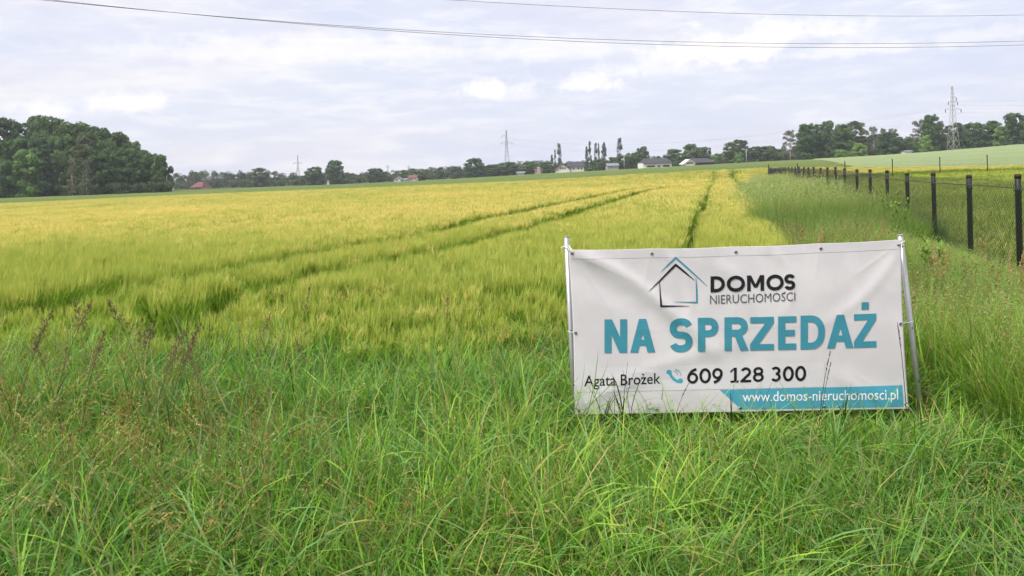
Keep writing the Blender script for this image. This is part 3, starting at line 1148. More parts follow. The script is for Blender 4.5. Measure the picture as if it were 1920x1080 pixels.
def finish(bm, name, mat, lift, label=None, parent=None, cut=.022):
    for ax in (0, 1):
        vals = [q.co[ax] for q in bm.verts]
        lo, hi = min(vals), max(vals)
        k = math.ceil(lo / cut)
        while k * cut < hi:
            n = Vector((1, 0, 0)) if ax == 0 else Vector((0, 1, 0))
            bmesh.ops.bisect_plane(bm, geom=bm.verts[:] + bm.edges[:] + bm.faces[:], plane_co=n * (k * cut), plane_no=n, dist=1e-6)
            k += 1
    for q in bm.verts:
        q.co = BP(q.co.x / 2, q.co.y, lift + q.co.z) - BO
    for fc in bm.faces:
        fc.normal_update()
        if fc.normal.dot(BN) < 0:
            fc.normal_flip()
    me = bpy.data.meshes.new(name)
    bm.to_mesh(me)
    bm.free()
    me.materials.append(MATS[mat])
    o = link(name, me, parent or banner)
    if label:
        o['label'] = label
    return o


def thick(pl, w, closed=False):
    """a pen stroke of width w along a polyline, as quads with mitred joints"""
    pl = [Vector((p[0], p[1])) for p in pl]
    n = len(pl)
    offs = []
    for i in range(n):
        a = pl[(i - 1) % n] if (closed or i > 0) else None
        b = pl[(i + 1) % n] if (closed or i < n - 1) else None
        d0 = (pl[i] - a).normalized() if a is not None else None
        d1 = (b - pl[i]).normalized() if b is not None else None
        d0 = d0 or d1
        d1 = d1 or d0
        m = (Vector((-d0.y, d0.x)) + Vector((-d1.y, d1.x)))
        m.normalize()
        c = max(.35, m.dot(Vector((-d0.y, d0.x))))
        offs.append(m * (w / 2 / c))
    out = []
    for i in range(n if closed else n - 1):
        j = (i + 1) % n
        out.append([pl[i] - offs[i], pl[j] - offs[j], pl[j] + offs[j], pl[i] + offs[i]])
    return out


def arc(cx, cy, a, b, t0, t1, n=16, sq=2.0):
    o = []
    for i in range(n + 1):
        t = R(t0 + (t1 - t0) * i / n)
        c, s = math.cos(t), math.sin(t)
        o.append((cx + a * math.copysign(abs(c) ** (2 / sq), c), cy + b * math.copysign(abs(s) ** (2 / sq), s)))
    return o


def rect(x0, x1, y0, y1):
    return [(x0, y0), (x1, y0), (x1, y1), (x0, y1)]


def glyph(ch, W, s, sq=2.3):
    """polygons of a sans letter, cap height 1, width W, stem width s"""
    h = s * .86
    b = (1 - h) / 4
    if ch == 'N':
        return [rect(0, s, 0, 1), rect(W - s, W, 0, 1), [(0, 1), (s * 1.08, 1), (W, 0), (W - s * 1.08, 0)]]
    if ch == 'A':
        return [[(0, 0), (s * 1.08, 0), (W / 2 + s * .52, 1), (W / 2 - s * .52, 1)], [(W - s * 1.08, 0), (W, 0), (W / 2 + s * .52, 1), (W / 2 - s * .52, 1)], rect(W * .24, W * .76, .2, .2 + h)]
    if ch == 'Z':
        return [rect(0, W, 1 - h, 1), rect(0, W, 0, h), [(0, h), (s * 1.2, h), (W, 1 - h), (W - s * 1.2, 1 - h)]]
    if ch == 'E':
        return [rect(0, s, 0, 1), rect(0, W, 1 - h, 1), rect(0, W, 0, h), rect(0, W * .92, .5 - h / 2, .5 + h / 2)]
    if ch == 'D':
        return [rect(0, s, 0, 1)] + thick([(0, 1 - h / 2), (W * .35, 1 - h / 2)] + arc(W * .38, .5, W * .62 - s / 2, .5 - h / 2, 90, -90, 20, sq) + [(W * .35, h / 2), (0, h / 2)], s * .93)
    if ch in 'PR':
        bw = .56
        r = [rect(0, s, 0, 1)] + thick([(0, 1 - h / 2), (W * .45, 1 - h / 2)] + arc(W * .5, 1 - h / 2 - (bw - h) / 2, W * .5 - s / 2, (bw - h) / 2, 90, -90, 16, sq) + [(W * .45, 1 - bw + h / 2), (0, 1 - bw + h / 2)], s * .93)
        if ch == 'R':
            r += [[(W * .42, .46), (W * .42 + s * 1.1, .46), (W * 1.03, 0), (W * 1.03 - s * 1.15, 0)]]
        return r
    if ch == 'S':
        a = (W - s) / 2
        return thick(arc(W / 2, 1 - h / 2 - b, a, b, 18, 270, 22, sq) + arc(W / 2, h / 2 + b, a * 1.02, b, 90, -162, 22, sq)[1:], s * .95)
    if ch in 'O0':
        return thick(arc(W / 2, .5, (W - s) / 2, (1 - h) / 2, 0, 360, 36, sq)[:-1], s * .96, True)
    if ch == 'M':
        return [rect(0, s, 0, 1), rect(W - s, W, 0, 1), [(0, 1), (s * 1.15, 1), (W / 2 + s * .45, .22), (W / 2 - s * .45, .22)], [(W, 1), (W - s * 1.15, 1), (W / 2 - s * .45, .22), (W / 2 + s * .45, .22)]]
    if ch in '69':
        c = arc(W / 2, h / 2 + .29, (W - s) / 2, .29, 0, 360, 28, 2.0)[:-1]
        p0, p1, p2 = (W * .84, 1 - h * .30), (W * .22, .86), (s * .5, .36)
        cv = [((1 - t) ** 2 * p0[0] + 2 * t * (1 - t) * p1[0] + t * t * p2[0], (1 - t) ** 2 * p0[1] + 2 * t * (1 - t) * p1[1] + t * t * p2[1]) for t in [i / 12 for i in range(13)]]
        r = thick(c, s * .93, True) + thick(cv, s * .95)
        if ch == '9':
            r = [[(W - x, 1 - y) for x, y in pl] for pl in r]
        return r
    if ch == '1':
        return [rect(W * .46, W * .46 + s, 0, 1), [(W * .46, 1), (W * .46 + s * .6, 1), (W * .12, .66), (W * .02, .76)], rect(W * .08, W * .98, 0, h * .85)]
    if ch == '2':
        return thick(arc(W / 2, 1 - h / 2 - .24, (W - s) / 2, .24, 158, -35, 18) + [(s * .62, h * .7)], s * .93) + [rect(0, W, 0, h)]
    if ch == '3':
        return thick(arc(W / 2 - .02, 1 - h / 2 - b * .94, (W - s) / 2 * .93, b * .94, 152, -90, 18), s * .92) + thick(arc(W / 2 - .02, h / 2 + b * 1.06, (W - s) / 2, b * 1.06, 90, -152, 18), s * .92)
    if ch == '8':
        return thick(arc(W / 2, 1 - h / 2 - b * .94, (W - s) / 2 * .88, b * .94, 0, 360, 24)[:-1], s * .9, True) + thick(arc(W / 2, h / 2 + b * 1.06, (W - s) / 2, b * 1.06, 0, 360, 24)[:-1], s * .9, True)
    return []


def word(name, letters, y_l, y_r, x_l, x_r, s, mat, label=None, sq=2.3, extra=None, lift=.0026):
    """letters: (char, left px, right px); cap line given as (top, bottom) px at the word's two ends"""
    polys = []
    for ch, a, b in letters:
        def top(x):
            t = (x - x_l) / (x_r - x_l)
            return y_l[0] + (y_r[0] - y_l[0]) * t

        def bot(x):
            t = (x - x_l) / (x_r - x_l)
            return y_l[1] + (y_r[1] - y_l[1]) * t
        Hp = bot(a) - top(a)
        W = (b - a) / Hp
        gl = glyph('Z' if ch == '!' else ch, W, s, sq)
        if ch == '!':
            gl = gl + [rect(W / 2 - s * .52, W / 2 + s * .52, 1.13, 1.35)]
        for pl in gl:
            out = []
            for x, y in pl:
                px = a + x * Hp
                py = bot(px) - y * (bot(px) - top(px))
                out.append(UV(px, py))
            polys.append(out)
    lay(name, polys, mat, lift, label)


word('sale_lettering', [('N', 1132, 1175), ('A', 1181, 1228), ('S', 1255, 1298), ('P', 1308, 1347), ('R', 1358, 1402), ('Z', 1406, 1450), ('E', 1458, 1492), ('D', 1500, 1546), ('A', 1550, 1600), ('!', 1601, 1644)],
     (598, 661), (587, 650), 1132, 1644, .212, 'print_teal', 'big teal capitals across the middle of the banner')
word('name_lettering', [('D', 1332, 1359), ('O', 1362, 1396), ('M', 1400, 1432), ('O', 1436, 1469), ('S', 1469.5, 1490)], (515, 545), (510.5, 540), 1332, 1490, .225, 'print_black', 'bold black company name beside the house logo', 2.05)
for ls_ in ([('6', 1288, 1309), ('0', 1311, 1333), ('9', 1335, 1355)], [('1', 1368, 1385), ('2', 1388, 1408), ('8', 1411, 1432)], [('3', 1445, 1464), ('0', 1467, 1488), ('0', 1490, 1511)]):
    word('phone_number', ls_, (690.5, 718.5), (684.5, 713), 1288, 1511, .185, 'print_black', 'bold black digits of the telephone number', 2.0)


def text(name, body, x0, x1, ytl, ybl, ytr, ybr, mat, off=0.0, label=None, xh='H', lift=.0026):
    """words set in the built in font, fitted into a slanting box given on the banner"""
    cu = bpy.data.curves.new(name, 'FONT')
    cu.body = body
    cu.offset = off
    cu.resolution_u = 3
    ob = bpy.data.objects.new(name, cu)
    COL.objects.link(ob)
    bpy.context.view_layer.update()
    dg = bpy.context.evaluated_depsgraph_get()
    me = bpy.data.meshes.new_from_object(ob.evaluated_get(dg))
    cu2 = bpy.data.curves.new(name, 'FONT')
    cu2.body = xh
    cu2.offset = off
    ob2 = bpy.data.objects.new(name, cu2)
    COL.objects.link(ob2)
    bpy.context.view_layer.update()
    dg = bpy.context.evaluated_depsgraph_get()
    m2 = bpy.data.meshes.new_from_object(ob2.evaluated_get(dg))
    y0, y1 = min(v.co.y for v in m2.vertices), max(v.co.y for v in m2.vertices)
    for o_ in (ob, ob2):
        bpy.data.objects.remove(o_)
    xa, xb = min(v.co.x for v in me.vertices), max(v.co.x for v in me.vertices)
    bm = bmesh.new()
    bm.from_mesh(me)
    bmesh.ops.remove_doubles(bm, verts=bm.verts[:], dist=1e-5)
    for v in bm.verts:
        t = (v.co.x - xa) / (xb - xa)
        px = x0 + (x1 - x0) * t
        yt, yb = ytl + (ytr - ytl) * t, ybl + (ybr - ybl) * t
        k = (v.co.y - y0) / (y1 - y0)
        uu, vv = UV(px, yb + (yt - yb) * k)
        v.co = (uu * 2, vv, 0)
    bpy.data.meshes.remove(me)
    bpy.data.meshes.remove(m2)
    finish(bm, name, mat, lift, label)


text('tagline_lettering', 'NIERUCHOMOSCI', 1331, 1490, 551, 567.5, 545, 561, 'print_grey', -.004, 'thin grey capitals under the company name')
text('contact_name', 'Agata Brozek', 1094, 1238, 704, 724, 698, 718.5, 'print_black', .006, 'small black contact name left of the telephone number')
lay('accent_dot', [[UV(1204.7 + 1.7 * math.cos(i * .7854), 700.6 + 1.7 * math.sin(i * .7854)) for i in range(8)]], 'print_black', .0027)
lay('accent_stroke', [[UV(*q) for q in ((1467, 548.5), (1468.3, 549.2), (1472.6, 544.6), (1470.6, 543.8))]], 'print_grey', .0027)
# pale strip behind the contact row and the web address bar
lay('pale_strip', [[UV(*q) for q in ((1084, 690), (1545, 678), (1545, 725), (1084, 735))]], 'print_pale', .0013, 'faint bluish strip behind the contact row', None, .05)
lay('web_bar', [[UV(*q) for q in ((1350, 730.5), (1693, 722), (1694, 763), (1390, 768))]], 'print_blue', .0019, 'blue bar with a slanted left end along the lower edge', None, .05)
text('web_address', 'www.domos-nieruchomosci.pl', 1392, 1684, 734, 752.5, 729, 748.5, 'print_white', .004, 'white web address on the blue bar', 'd', .0031)


# house logo: four tapering strokes in black and teal
def taper(pts, ws):
    out = []
    for (a, b), (w0, w1) in zip(zip(pts[:-1], pts[1:]), zip(ws[:-1], ws[1:])):
        a, b = Vector(a), Vector(b)
        d = (b - a).normalized()
        n = Vector((-d.y, d.x))
        out.append([a - n * w0 / 2, b - n * w1 / 2, b + n * w1 / 2, a + n * w0 / 2])
    return out


def logo(name, strokes, mat, label):
    polys = []
    for pts, ws in strokes:
        polys += [[UV(p[0], p[1]) for p in pl] for pl in taper(pts, ws)]
    lay(name, polys, mat, .0026, label)


logo('house_logo_roof', [([(1216, 544), (1238, 523), (1267, 492.5)], (.6, 3.0, 4.2)), ([(1265.6, 492), (1284, 507), (1301.5, 522)], (4.2, 3.4, .8)),
                         ([(1236.5, 527), (1237.5, 550), (1239, 572.5)], (1.2, 2.2, 4.0)), ([(1237, 571.5), (1260, 571.5), (1292, 571.5)], (3.6, 2.6, .7))], 'print_black', 'black strokes of the house logo')
logo('house_logo_outline', [([(1239, 507), (1252, 494), (1267, 479)], (.6, 2.4, 3.4)), ([(1265.8, 478.5), (1290, 500), (1326, 533)], (3.4, 3.2, .6)),
                            ([(1304.5, 517), (1306, 540), (1306.3, 565)], (.8, 2.8, 3.0)), ([(1307.5, 564), (1290, 564), (1264, 563.5)], (2.6, 1.8, .6))], 'print_teal', 'teal strokes of the house logo')
# telephone symbol
hand = []
ctr = [(1256, 695), (1257.5, 703), (1263, 710), (1270, 714.5), (1277.5, 715)]
hand += [[UV(*p) for p in pl] for pl in thick([(x, y) for x, y in ctr], 5.2)]
hand += [[UV(1254 + 5 * math.cos(t), 696.5 + 4.6 * math.sin(t)) for t in [i * math.pi / 5 for i in range(10)]], [UV(1275.5 + 5 * math.cos(t), 713 + 4.6 * math.sin(t)) for t in [i * math.pi / 5 for i in range(10)]]]
hand += [[UV(*p) for p in pl] for pl in thick([(1263 + 7.5 * math.cos(R(a)), 702.5 + 7.5 * math.sin(R(a))) for a in range(-85, 1, 17)], 1.3)]
hand += [[UV(*p) for p in pl] for pl in thick([(1264 + 13 * math.cos(R(a)), 704.5 + 13 * math.sin(R(a))) for a in range(-85, -4, 16)], 1.3)]
lay('phone_symbol', hand, 'print_blue', .0026, 'blue telephone handset symbol')

# eyelets: brass rings round a dark hole
EY = [(1072.5, 475.5), (1222, 473), (1379.5, 469), (1539, 463.5), (1686, 458.5), (1076, 624), (1697, 607), (1085, 770), (1231, 767.5), (1388, 765), (1546, 762.5), (1699.5, 757.5)]
mb = MB()
prof = [(.0050, .0), (.0050, .0016), (.0065, .0026), (.0090, .0018), (.0095, .0)]
n = 14
for r, z in prof:
    for j in range(n):
        mb.v.append((r * math.cos(2 * math.pi * j / n), r * math.sin(2 * math.pi * j / n), z))
for i in range(len(prof) - 1):
    for j in range(n):
        a, b = i * n + j, i * n + (j + 1) % n
        mb.f.append((a + n, b + n, b, a))
ey_me = mb.mesh('eyelet', 'eyelet', True)
mb = MB()
mb.add([(.0052 * math.cos(2 * math.pi * j / n), .0052 * math.sin(2 * math.pi * j / n), .0004) for j in range(n)], [tuple(range(n))])
hole_me = mb.mesh('eyelet_hole', 'print_black')
eq = BN.to_track_quat('Z', 'Y').to_matrix().to_4x4()
EYP = []
for px, py in EY:
    u, v = UV(px, py)
    u, v = min(max(u, .008), .992), min(max(v, .016), .984)
    p = BP(u, v, .0026)
    EYP.append(p)
    o = link('eyelet', ey_me, banner)
    o.matrix_local = Matrix.Translation(p - BO) @ eq
    h = link('eyelet_hole', hole_me, o)


# posts that carry the banner
def carrier(name, top, bot, r, label):
    top, bot = Vector(top), Vector(bot)
    d = (bot - top)
    bot = top + d * ((top.z + .25) / -d.z)              # driven into the ground
    o = empty(name, (bot.x, bot.y, 0))
    O = Vector(o.location)
    m = MB()
    m.tube([bot - O, bot.lerp(top, .5) - O, top - O], r, 14)
    m.build('tube', 'galvanised', o, True)
    dn = (top - bot).normalized()
    for f in (.62, .40, .955):
        c = bot.lerp(top, f) + Vector((0, -r * .985, 0)) - O
        hb = MB().tube([c + Vector((0, .002, 0)), c + Vector((0, -.0012, 0))], .0045, 10)
        hb.build('bolt_hole', 'print_black', o)
    cap = MB().tube([top - O - dn * .004, top - O + dn * .003], r * 1.06, 14)
    cap.build('end_cap', 'galvanised', o)
    tag(o, label, 'post', 'posts carrying the banner')
    return o


LP_T, LP_B = P(1062, 444, BY_L + .035), P(1080, 826, BY_L + .0)
RP_T, RP_B = P(1687.5, 441, BY_R + .05), P(1731, 806, BY_R + .06)
carrier('banner_post', LP_T, LP_B, .0155, 'galvanised steel tube post at the left edge of the banner')
carrier('banner_post', RP_T, RP_B, .0155, 'leaning galvanised tube post sticking out right of the banner')


def tie(pts, label=None, r=.0028):
    m = MB().tube([Vector(p) - BO for p in pts], r, 6)
    m.build('rope_tie', 'rope', banner, True)


def along_post(T_, B_, z):
    t = (T_.z - z) / (T_.z - B_.z)
    return T_.lerp(B_, t)


e = EYP[0]
c = along_post(LP_T, LP_B, e.z + .035)
tie([e, e + Vector((-.012, -.012, .022)), c + Vector((-.004, -.022, .002)), c + Vector((-.022, 0, .006)), c + Vector((0, .022, .004)), c + Vector((.02, 0, .012)), c + Vector((.01, -.022, .010)), e + Vector((.004, -.008, .018)), e])
tie([c + Vector((-.02, -.006, .005)), c + Vector((-.034, -.014, .004)), c + Vector((-.03, -.014, -.016))])
e = EYP[4]
c = along_post(RP_T, RP_B, e.z + .012)
tie([e, e + Vector((.012, -.008, .012)), c + Vector((.018, -.014, .004)), c + Vector((.022, .006, .002)), c + Vector((0, .022, 0)), c + Vector((-.02, .002, 0)), e + Vector((-.002, -.004, .004))])
e = EYP[5]
c = along_post(LP_T, LP_B, e.z)
tie([e, c + Vector((-.004, -.019, 0)), c + Vector((-.019, .0, 0)), c + Vector((0, .019, 0)), c + Vector((.019, .002, 0)), e + Vector((0, .004, 0))], r=.002)
e = EYP[6]
c = along_post(RP_T, RP_B, e.z)
tie([e, c + Vector((.006, -.019, 0)), c + Vector((.019, .0, 0)), c + Vector((0, .019, 0)), c + Vector((-.019, .002, 0)), e + Vector((0, .004, 0))], r=.002)
e = EYP[11]
c = P(1728, 792, BY_R + .055)
tie([e, e + Vector((.012, -.006, -.012)), c.lerp(e, .5) + Vector((.0, -.012, -.006)), c + Vector((-.004, -.021, .006)), c + Vector((.02, 0, 0)), c + Vector((0, .02, -.003)), c + Vector((-.02, 0, -.004)), c + Vector((-.01, -.022, -.014))])

# ------------------------------------------------------------------ chain link fence
FH = 1.36


def fence():
    n_post = 27
    ys = [2.0 * (i + 5.08) for i in range(-1, n_post)]
    root = empty('chain_link_fence', (fence_x(ys[0]), ys[0], T1(fence_x(ys[0]), ys[0])))
    O = Vector(root.location)
    pm = MB().lathe([(.037, -.3), (.037, FH - .22), (.041, FH - .215), (.041, FH - .19), (.037, FH - .185), (.037, FH - .02)], 12).mesh('post', 'fence_green', True)
    cm = MB().lathe([(.041, FH - .05), (.042, FH - .012), (.037, FH), (.02, FH + .006)], 12).mesh('post_cap', 'fence_cap', True)
    # one mesh panel: crossing diagonal wires
    Lx, Hz, st = 2.06, FH - .10, .068
    m = MB()
    for sgn in (1, -1):
        k = -Hz
        while k < Lx:
            p = []
            x0, x1 = max(k, 0), min(k + Hz, Lx)
            if x1 - x0 > .01:
                z0, z1 = x0 - k, x1 - k
                if sgn < 0:
                    x0, x1 = Lx - x0, Lx - x1
                m.tube([(x0, .002 * sgn, z0 + .03), (x1, .002 * sgn, z1 + .03)], .0022, 3, False)
            k += st
    wm = m.mesh('mesh_panel', 'fence_wire')
    rm = MB().tube([(0, 0, FH - .16), (Lx, 0, FH - .16)], .007, 5).mesh('rail', 'fence_wire')
    sm = MB().tube([(0, 0, FH - .06), (Lx, 0, FH - .06)], .0025, 4).mesh('top_wire', 'fence_wire')
    rr = random.Random(4)
    pts = []
    for y in ys:
        x = fence_x(y)
        pts.append(Vector((x, y, T1(x, y))))
    for i, p in enumerate(pts):
        o = link('post', pm, root)
        o.location = p - O
        o.rotation_euler = (rr.uniform(-.012, .012), rr.uniform(-.012, .012), rr.uniform(0, 6))
        o.scale = (1, 1, rr.uniform(.985, 1.015))
        c_ = link('post_cap', cm, o)
        if i + 1 < len(pts):
            d = pts[i + 1] - p
            ex = d / Lx
            ey = Vector((-d.y, d.x, 0)).normalized()
            M = Matrix(((ex.x, ey.x, 0, 0), (ex.y, ey.y, 0, 0), (ex.z, 0, 1, 0), (0, 0, 0, 1)))
            for nm, me in (('mesh_panel', wm), ('rail', rm), ('top_wire', sm)):
                q = link(nm, me, root)
                q.matrix_local = Matrix.Translation(p - O + ey * .05) @ M
                if nm == 'mesh_panel':
                    q['kind'] = 'stuff'
    tag(root, 'dark chain link fence of round posts running away along the right side', 'fence')
    # the back side of the plot, thin posts
    a = pts[-1]
    r2 = empty('wire_fence', (a.x, a.y, a.z))
    O = Vector(r2.location)
    bp = [P(1584 + 89 * k, 300, 61.0) for k in range(-1, 6)]
    xs = [(a.x, a.y)] + [(b.x, 61.0) for b in bp]
    tm = MB().lathe([(.035, -.2), (.035, 1.53), (.05, 1.535), (.05, 1.56), (.02, 1.57)], 8).mesh('post', 'thin_post', True)
    ps = [Vector((x, y, T1(x, y))) for x, y in xs]
    for i, p in enumerate(ps):
        o = link('post', tm, r2)
        o.location = p - O
    for i in range(len(ps) - 1):
        m = MB()
        p, q_ = ps[i] - O, ps[i + 1] - O
        for h in np.linspace(.08, 1.25, 10):
            m.tube([p + Vector((0, -.04, h)), q_ + Vector((0, -.04, h))], .003, 3, False)
        k = int((q_ - p).length / .12)
        for j in range(k):
            c_ = p.lerp(q_, j / k)
            m.tube([c_ + Vector((0, -.043, .06)), c_ + Vector((0, -.043, 1.27))], .0022, 3, False)
        w_ = m.build('mesh_panel', 'fence_wire', r2)
        w_['kind'] = 'stuff'
    tag(r2, 'far wire fence on thin posts closing the plot before the yellow strip', 'fence')


fence()

# ------------------------------------------------------------------ single stalks one can pick out
def stalk_mesh(seed, H, lean, headlen, headrad, nsp, spik, col, stemcol, leaves=1, branches=0, leafcol=(.06, .11, .025)):
    """stem and head of one grass plant as two meshes"""
    rr = np.random.RandomState(seed)
    one = np.ones(1)
    st, hd = Plant(), Plant()
    a = 0.0
    v, f, c = strips(np.zeros((1, 3)), a * one, H * one, .0045 * one, lean * .3 * one, lean * one, 7, np.array([stemcol]), np.array([stemcol]), 1.4)
    cl0 = [(v[2 * i] + v[2 * i + 1]) / 2 for i in range(7)] + [v[-1]]
    tb = MB().tube([tuple(q) for q in cl0], [.0020, .0020, .0019, .0018, .0016, .0014, .0011, .0007], 5, False)
    st.add(np.array(tb.v), tb.f, np.tile(np.array([stemcol]), (len(tb.v), 1)))
    for k in range(leaves):
        j = 2 * rr.randint(1, 4)
        b = v[j:j + 1]
        st.add(*strips(b, rr.uniform(0, 6.28, 1), rr.uniform(.18, .32, 1), .008 * one, rr.uniform(.2, .6, 1), rr.uniform(.3, 1.4, 1), 5, jit(rr, 1, leafcol), jit(rr, 1, leafcol)))
    cl = [(v[2 * i] + v[2 * i + 1]) / 2 for i in range(7)] + [v[-1]]
    cl = np.array(cl)
    tt = np.linspace(0, 1, 8)
    t0 = 1 - headlen / H

    def at(t):
        return np.stack([np.interp(t, tt, cl[:, k]) for k in range(3)], -1)
    if nsp:
        t = rr.uniform(t0, 1.0, nsp)
        if branches:
            bt = np.linspace(t0, .97, branches)
            t = bt[rr.randint(0, branches, nsp)] + rr.normal(0, .012, nsp)
        prog = (t - t0) / (1 - t0)
        rad = headrad * (1.1 - prog) * rr.uniform(0, 1, nsp)
        an = rr.uniform(0, 6.28, nsp)
        if branches:
            an = (np.round(prog * branches) * 2.4) + rr.normal(0, .7, nsp)
        cen = at(np.clip(t, 0, 1)) + np.c_[rad * np.cos(an), rad * np.sin(an), rad * .8]
        ori = np.c_[np.cos(an) * .5, np.sin(an) * .5, np.ones(nsp)] + rr.normal(0, .3, (nsp, 3))
        ori /= np.linalg.norm(ori, axis=1)[:, None]
        s1 = np.cross(ori, rr.normal(0, 1, (nsp, 3)))
        s1 /= np.linalg.norm(s1, axis=1)[:, None]
        l, w_ = spik[0] * rr.uniform(.6, 1.4, nsp), spik[1] * rr.uniform(.6, 1.4, nsp)
        vv = np.stack([cen - ori * l[:, None], cen + s1 * w_[:, None], cen + ori * l[:, None], cen - s1 * w_[:, None]], 1).reshape(-1, 3)
        hd.add(vv, [(q, q + 1, q + 2, q + 3) for q in np.arange(nsp) * 4], np.repeat(jit(rr, nsp, col, .3), 4, 0))
    return st.mesh('stem', 'stalk'), (hd.mesh('seed_head', 'stalk') if nsp else None)


def stalk(meshes, px_top, py_top, Y, H, rz, label, group=None, nm='grass_stalk', dx=0.0):
    """stand a stalk so that its head reaches the given height"""
    top = P(px_top, py_top, Y)
    st, hd = meshes
    vt = np.array([v.co for v in st.vertices])
    hi = vt[vt[:, 2].argmax()]
    gz = T1(top.x, Y)
    sc_ = max(.2, (top.z - gz) / hi[2])
    o = empty(nm, (0, 0, 0), rz, (min(1.3, max(.8, sc_)), min(1.3, max(.8, sc_)), sc_))
    off = Matrix.Rotation(rz, 3, 'Z') @ Vector((hi[0] * o.scale[0], hi[1] * o.scale[1], 0))
    o.location = (top.x - off.x, Y - off.y, gz)
    link('stem', st, o)
    if hd:
        link('seed_head', hd, o)
    tag(o, label, 'grass', group)
    return o


DARK, DSTEM = (.075, .05, .04), (.10, .12, .05)
cocks = [stalk_mesh(500 + i, .95, .42, .20, .042, 240, (.0062, .0024), (.22, .165, .085), DSTEM, 2, 11) for i in range(4)]
fine = [stalk_mesh(510 + i, .9, .35, .18, .03, 70, (.006, .003), (.20, .13, .09), (.16, .17, .07), 1, 0) for i in range(3)]
LEFT = [(378, 604, 4.1, 0, 'tallest dark cocksfoot head of the clump, leaning right'), (352, 612, 4.15, 0, 'dark cocksfoot head left of the tallest one in the clump'), (366, 628, 4.0, 1, 'dark cocksfoot head below the tallest one in the clump'),
        (335, 640, 4.2, 2, 'dark cocksfoot head at the left of the clump'), (352, 662, 4.05, 3, 'lowest dark cocksfoot head of the clump'),
        (293, 598, 4.5, 1, 'lone upright dark seed head left of the cocksfoot clump'), (199, 558, 4.6, 2, 'upright dark seed head standing highest at far left'), (174, 562, 4.6, 3, 'thin dark seed head leaning left beside the highest one'),
        (100, 580, 4.5, 0, 'leaning dark seed head near the left border'), (88, 607, 4.5, 1, 'short dark seed head near the left border'), (198, 615, 4.2, 2, 'broad dark seed head below the highest far left one'),
        (192, 642, 4.1, 3, 'drooping brown seed head at far left'), (137, 560, 4.9, 2, 'faint brown seed head behind the far left stalks')]
for i, (px, py, Y, k, lb) in enumerate(LEFT):
    stalk(cocks[k], px, py, Y, 1, (0.1, .5, -.4, .9, 2.8, -.2, 3.3, .3)[i % 8], lb, 'tall dark seed heads on the left')
for i, (px, py, Y, lb) in enumerate([(507, 588, 4.6, 'pink brown feathery grass head left of the field middle'), (583, 532, 5.2, 'pale pink grass head reaching into the barley'), (262, 622, 4.4, 'small brown grass head between the dark clumps'), (555, 638, 4.5, 'thin brown stalk right of the feathery head'),
                                     (65, 640, 4.2, 'brown feathery head low at the left border'), (125, 650, 4.0, 'rusty feathery head low at far left'), (430, 640, 4.6, 'faint brown head right of the cocksfoot clump'), (840, 552, 5.6, 'small dark head in front of the barley left of the banner')]):
    stalk(fine[i % 3], px, py, Y, 1, i * 1.1, lb, 'tall feathery heads on the left')
# stalks standing in front of the banner
BS = (.035, .045, .022)
bt = [stalk_mesh(530 + i, .5, (.25, .5, .1)[i], .11, .0035, 60, (.0065, .0016), (.075, .06, .04), BS, 0) for i in range(3)]
bl = [stalk_mesh(540 + i, .5, (.15, .35, .5)[i], .05, .004, 0, (.01, .003), BS, BS, 3, 0, (.030, .055, .016)) for i in range(3)]
for px, py, Y, m, rz, lb in [(1177, 678, 4.62, bl[0], .2, 'tall dark grass shoot over the contact name'), (1192, 690, 4.60, bl[1], .1, 'dark leafy shoot leaning right over the contact name'), (1168, 694, 4.63, bl[0], 2.9, 'thin dark shoot left of the tall one over the contact name'),
                             (1098, 716, 4.6, bl[2], 3.0, 'bent dark blade at the lower left corner of the banner'), (1106, 712, 4.62, bl[1], 2.6, 'dark leafy shoot near the lower left corner of the banner'), (1292, 718, 4.62, bt[1], .2, 'bowed grass stalk below the telephone number'),
                             (1376, 716, 4.62, bl[0], .5, 'thin shoot before the pointed end of the blue bar'), (1557, 658, 4.6, bt[0], .15, 'taller of two seed stalks before the web address'), (1558, 679, 4.58, bt[0], .1, 'shorter of two seed stalks before the web address'),
                             (1683, 604, 4.62, bt[2], 3.0, 'tall straight dry stalk before the right edge of the banner'), (1597, 718, 4.58, bl[1], .3, 'green blade before the end of the web address'), (1447, 718, 4.6, bl[2], .4, 'leafy green shoot before the start of the web address'),
                             (1587, 722, 4.6, bl[0], .6, 'slim green shoot beside the blade at the web address'), (1240, 738, 4.6, bl[1], 2.2, 'short shoot below the telephone symbol'), (1145, 745, 4.6, bl[2], .8, 'low curved blade between the corner shoots')]:
    stalk(m, px, py, Y, .5, rz, lb, 'stalks in front of the banner')


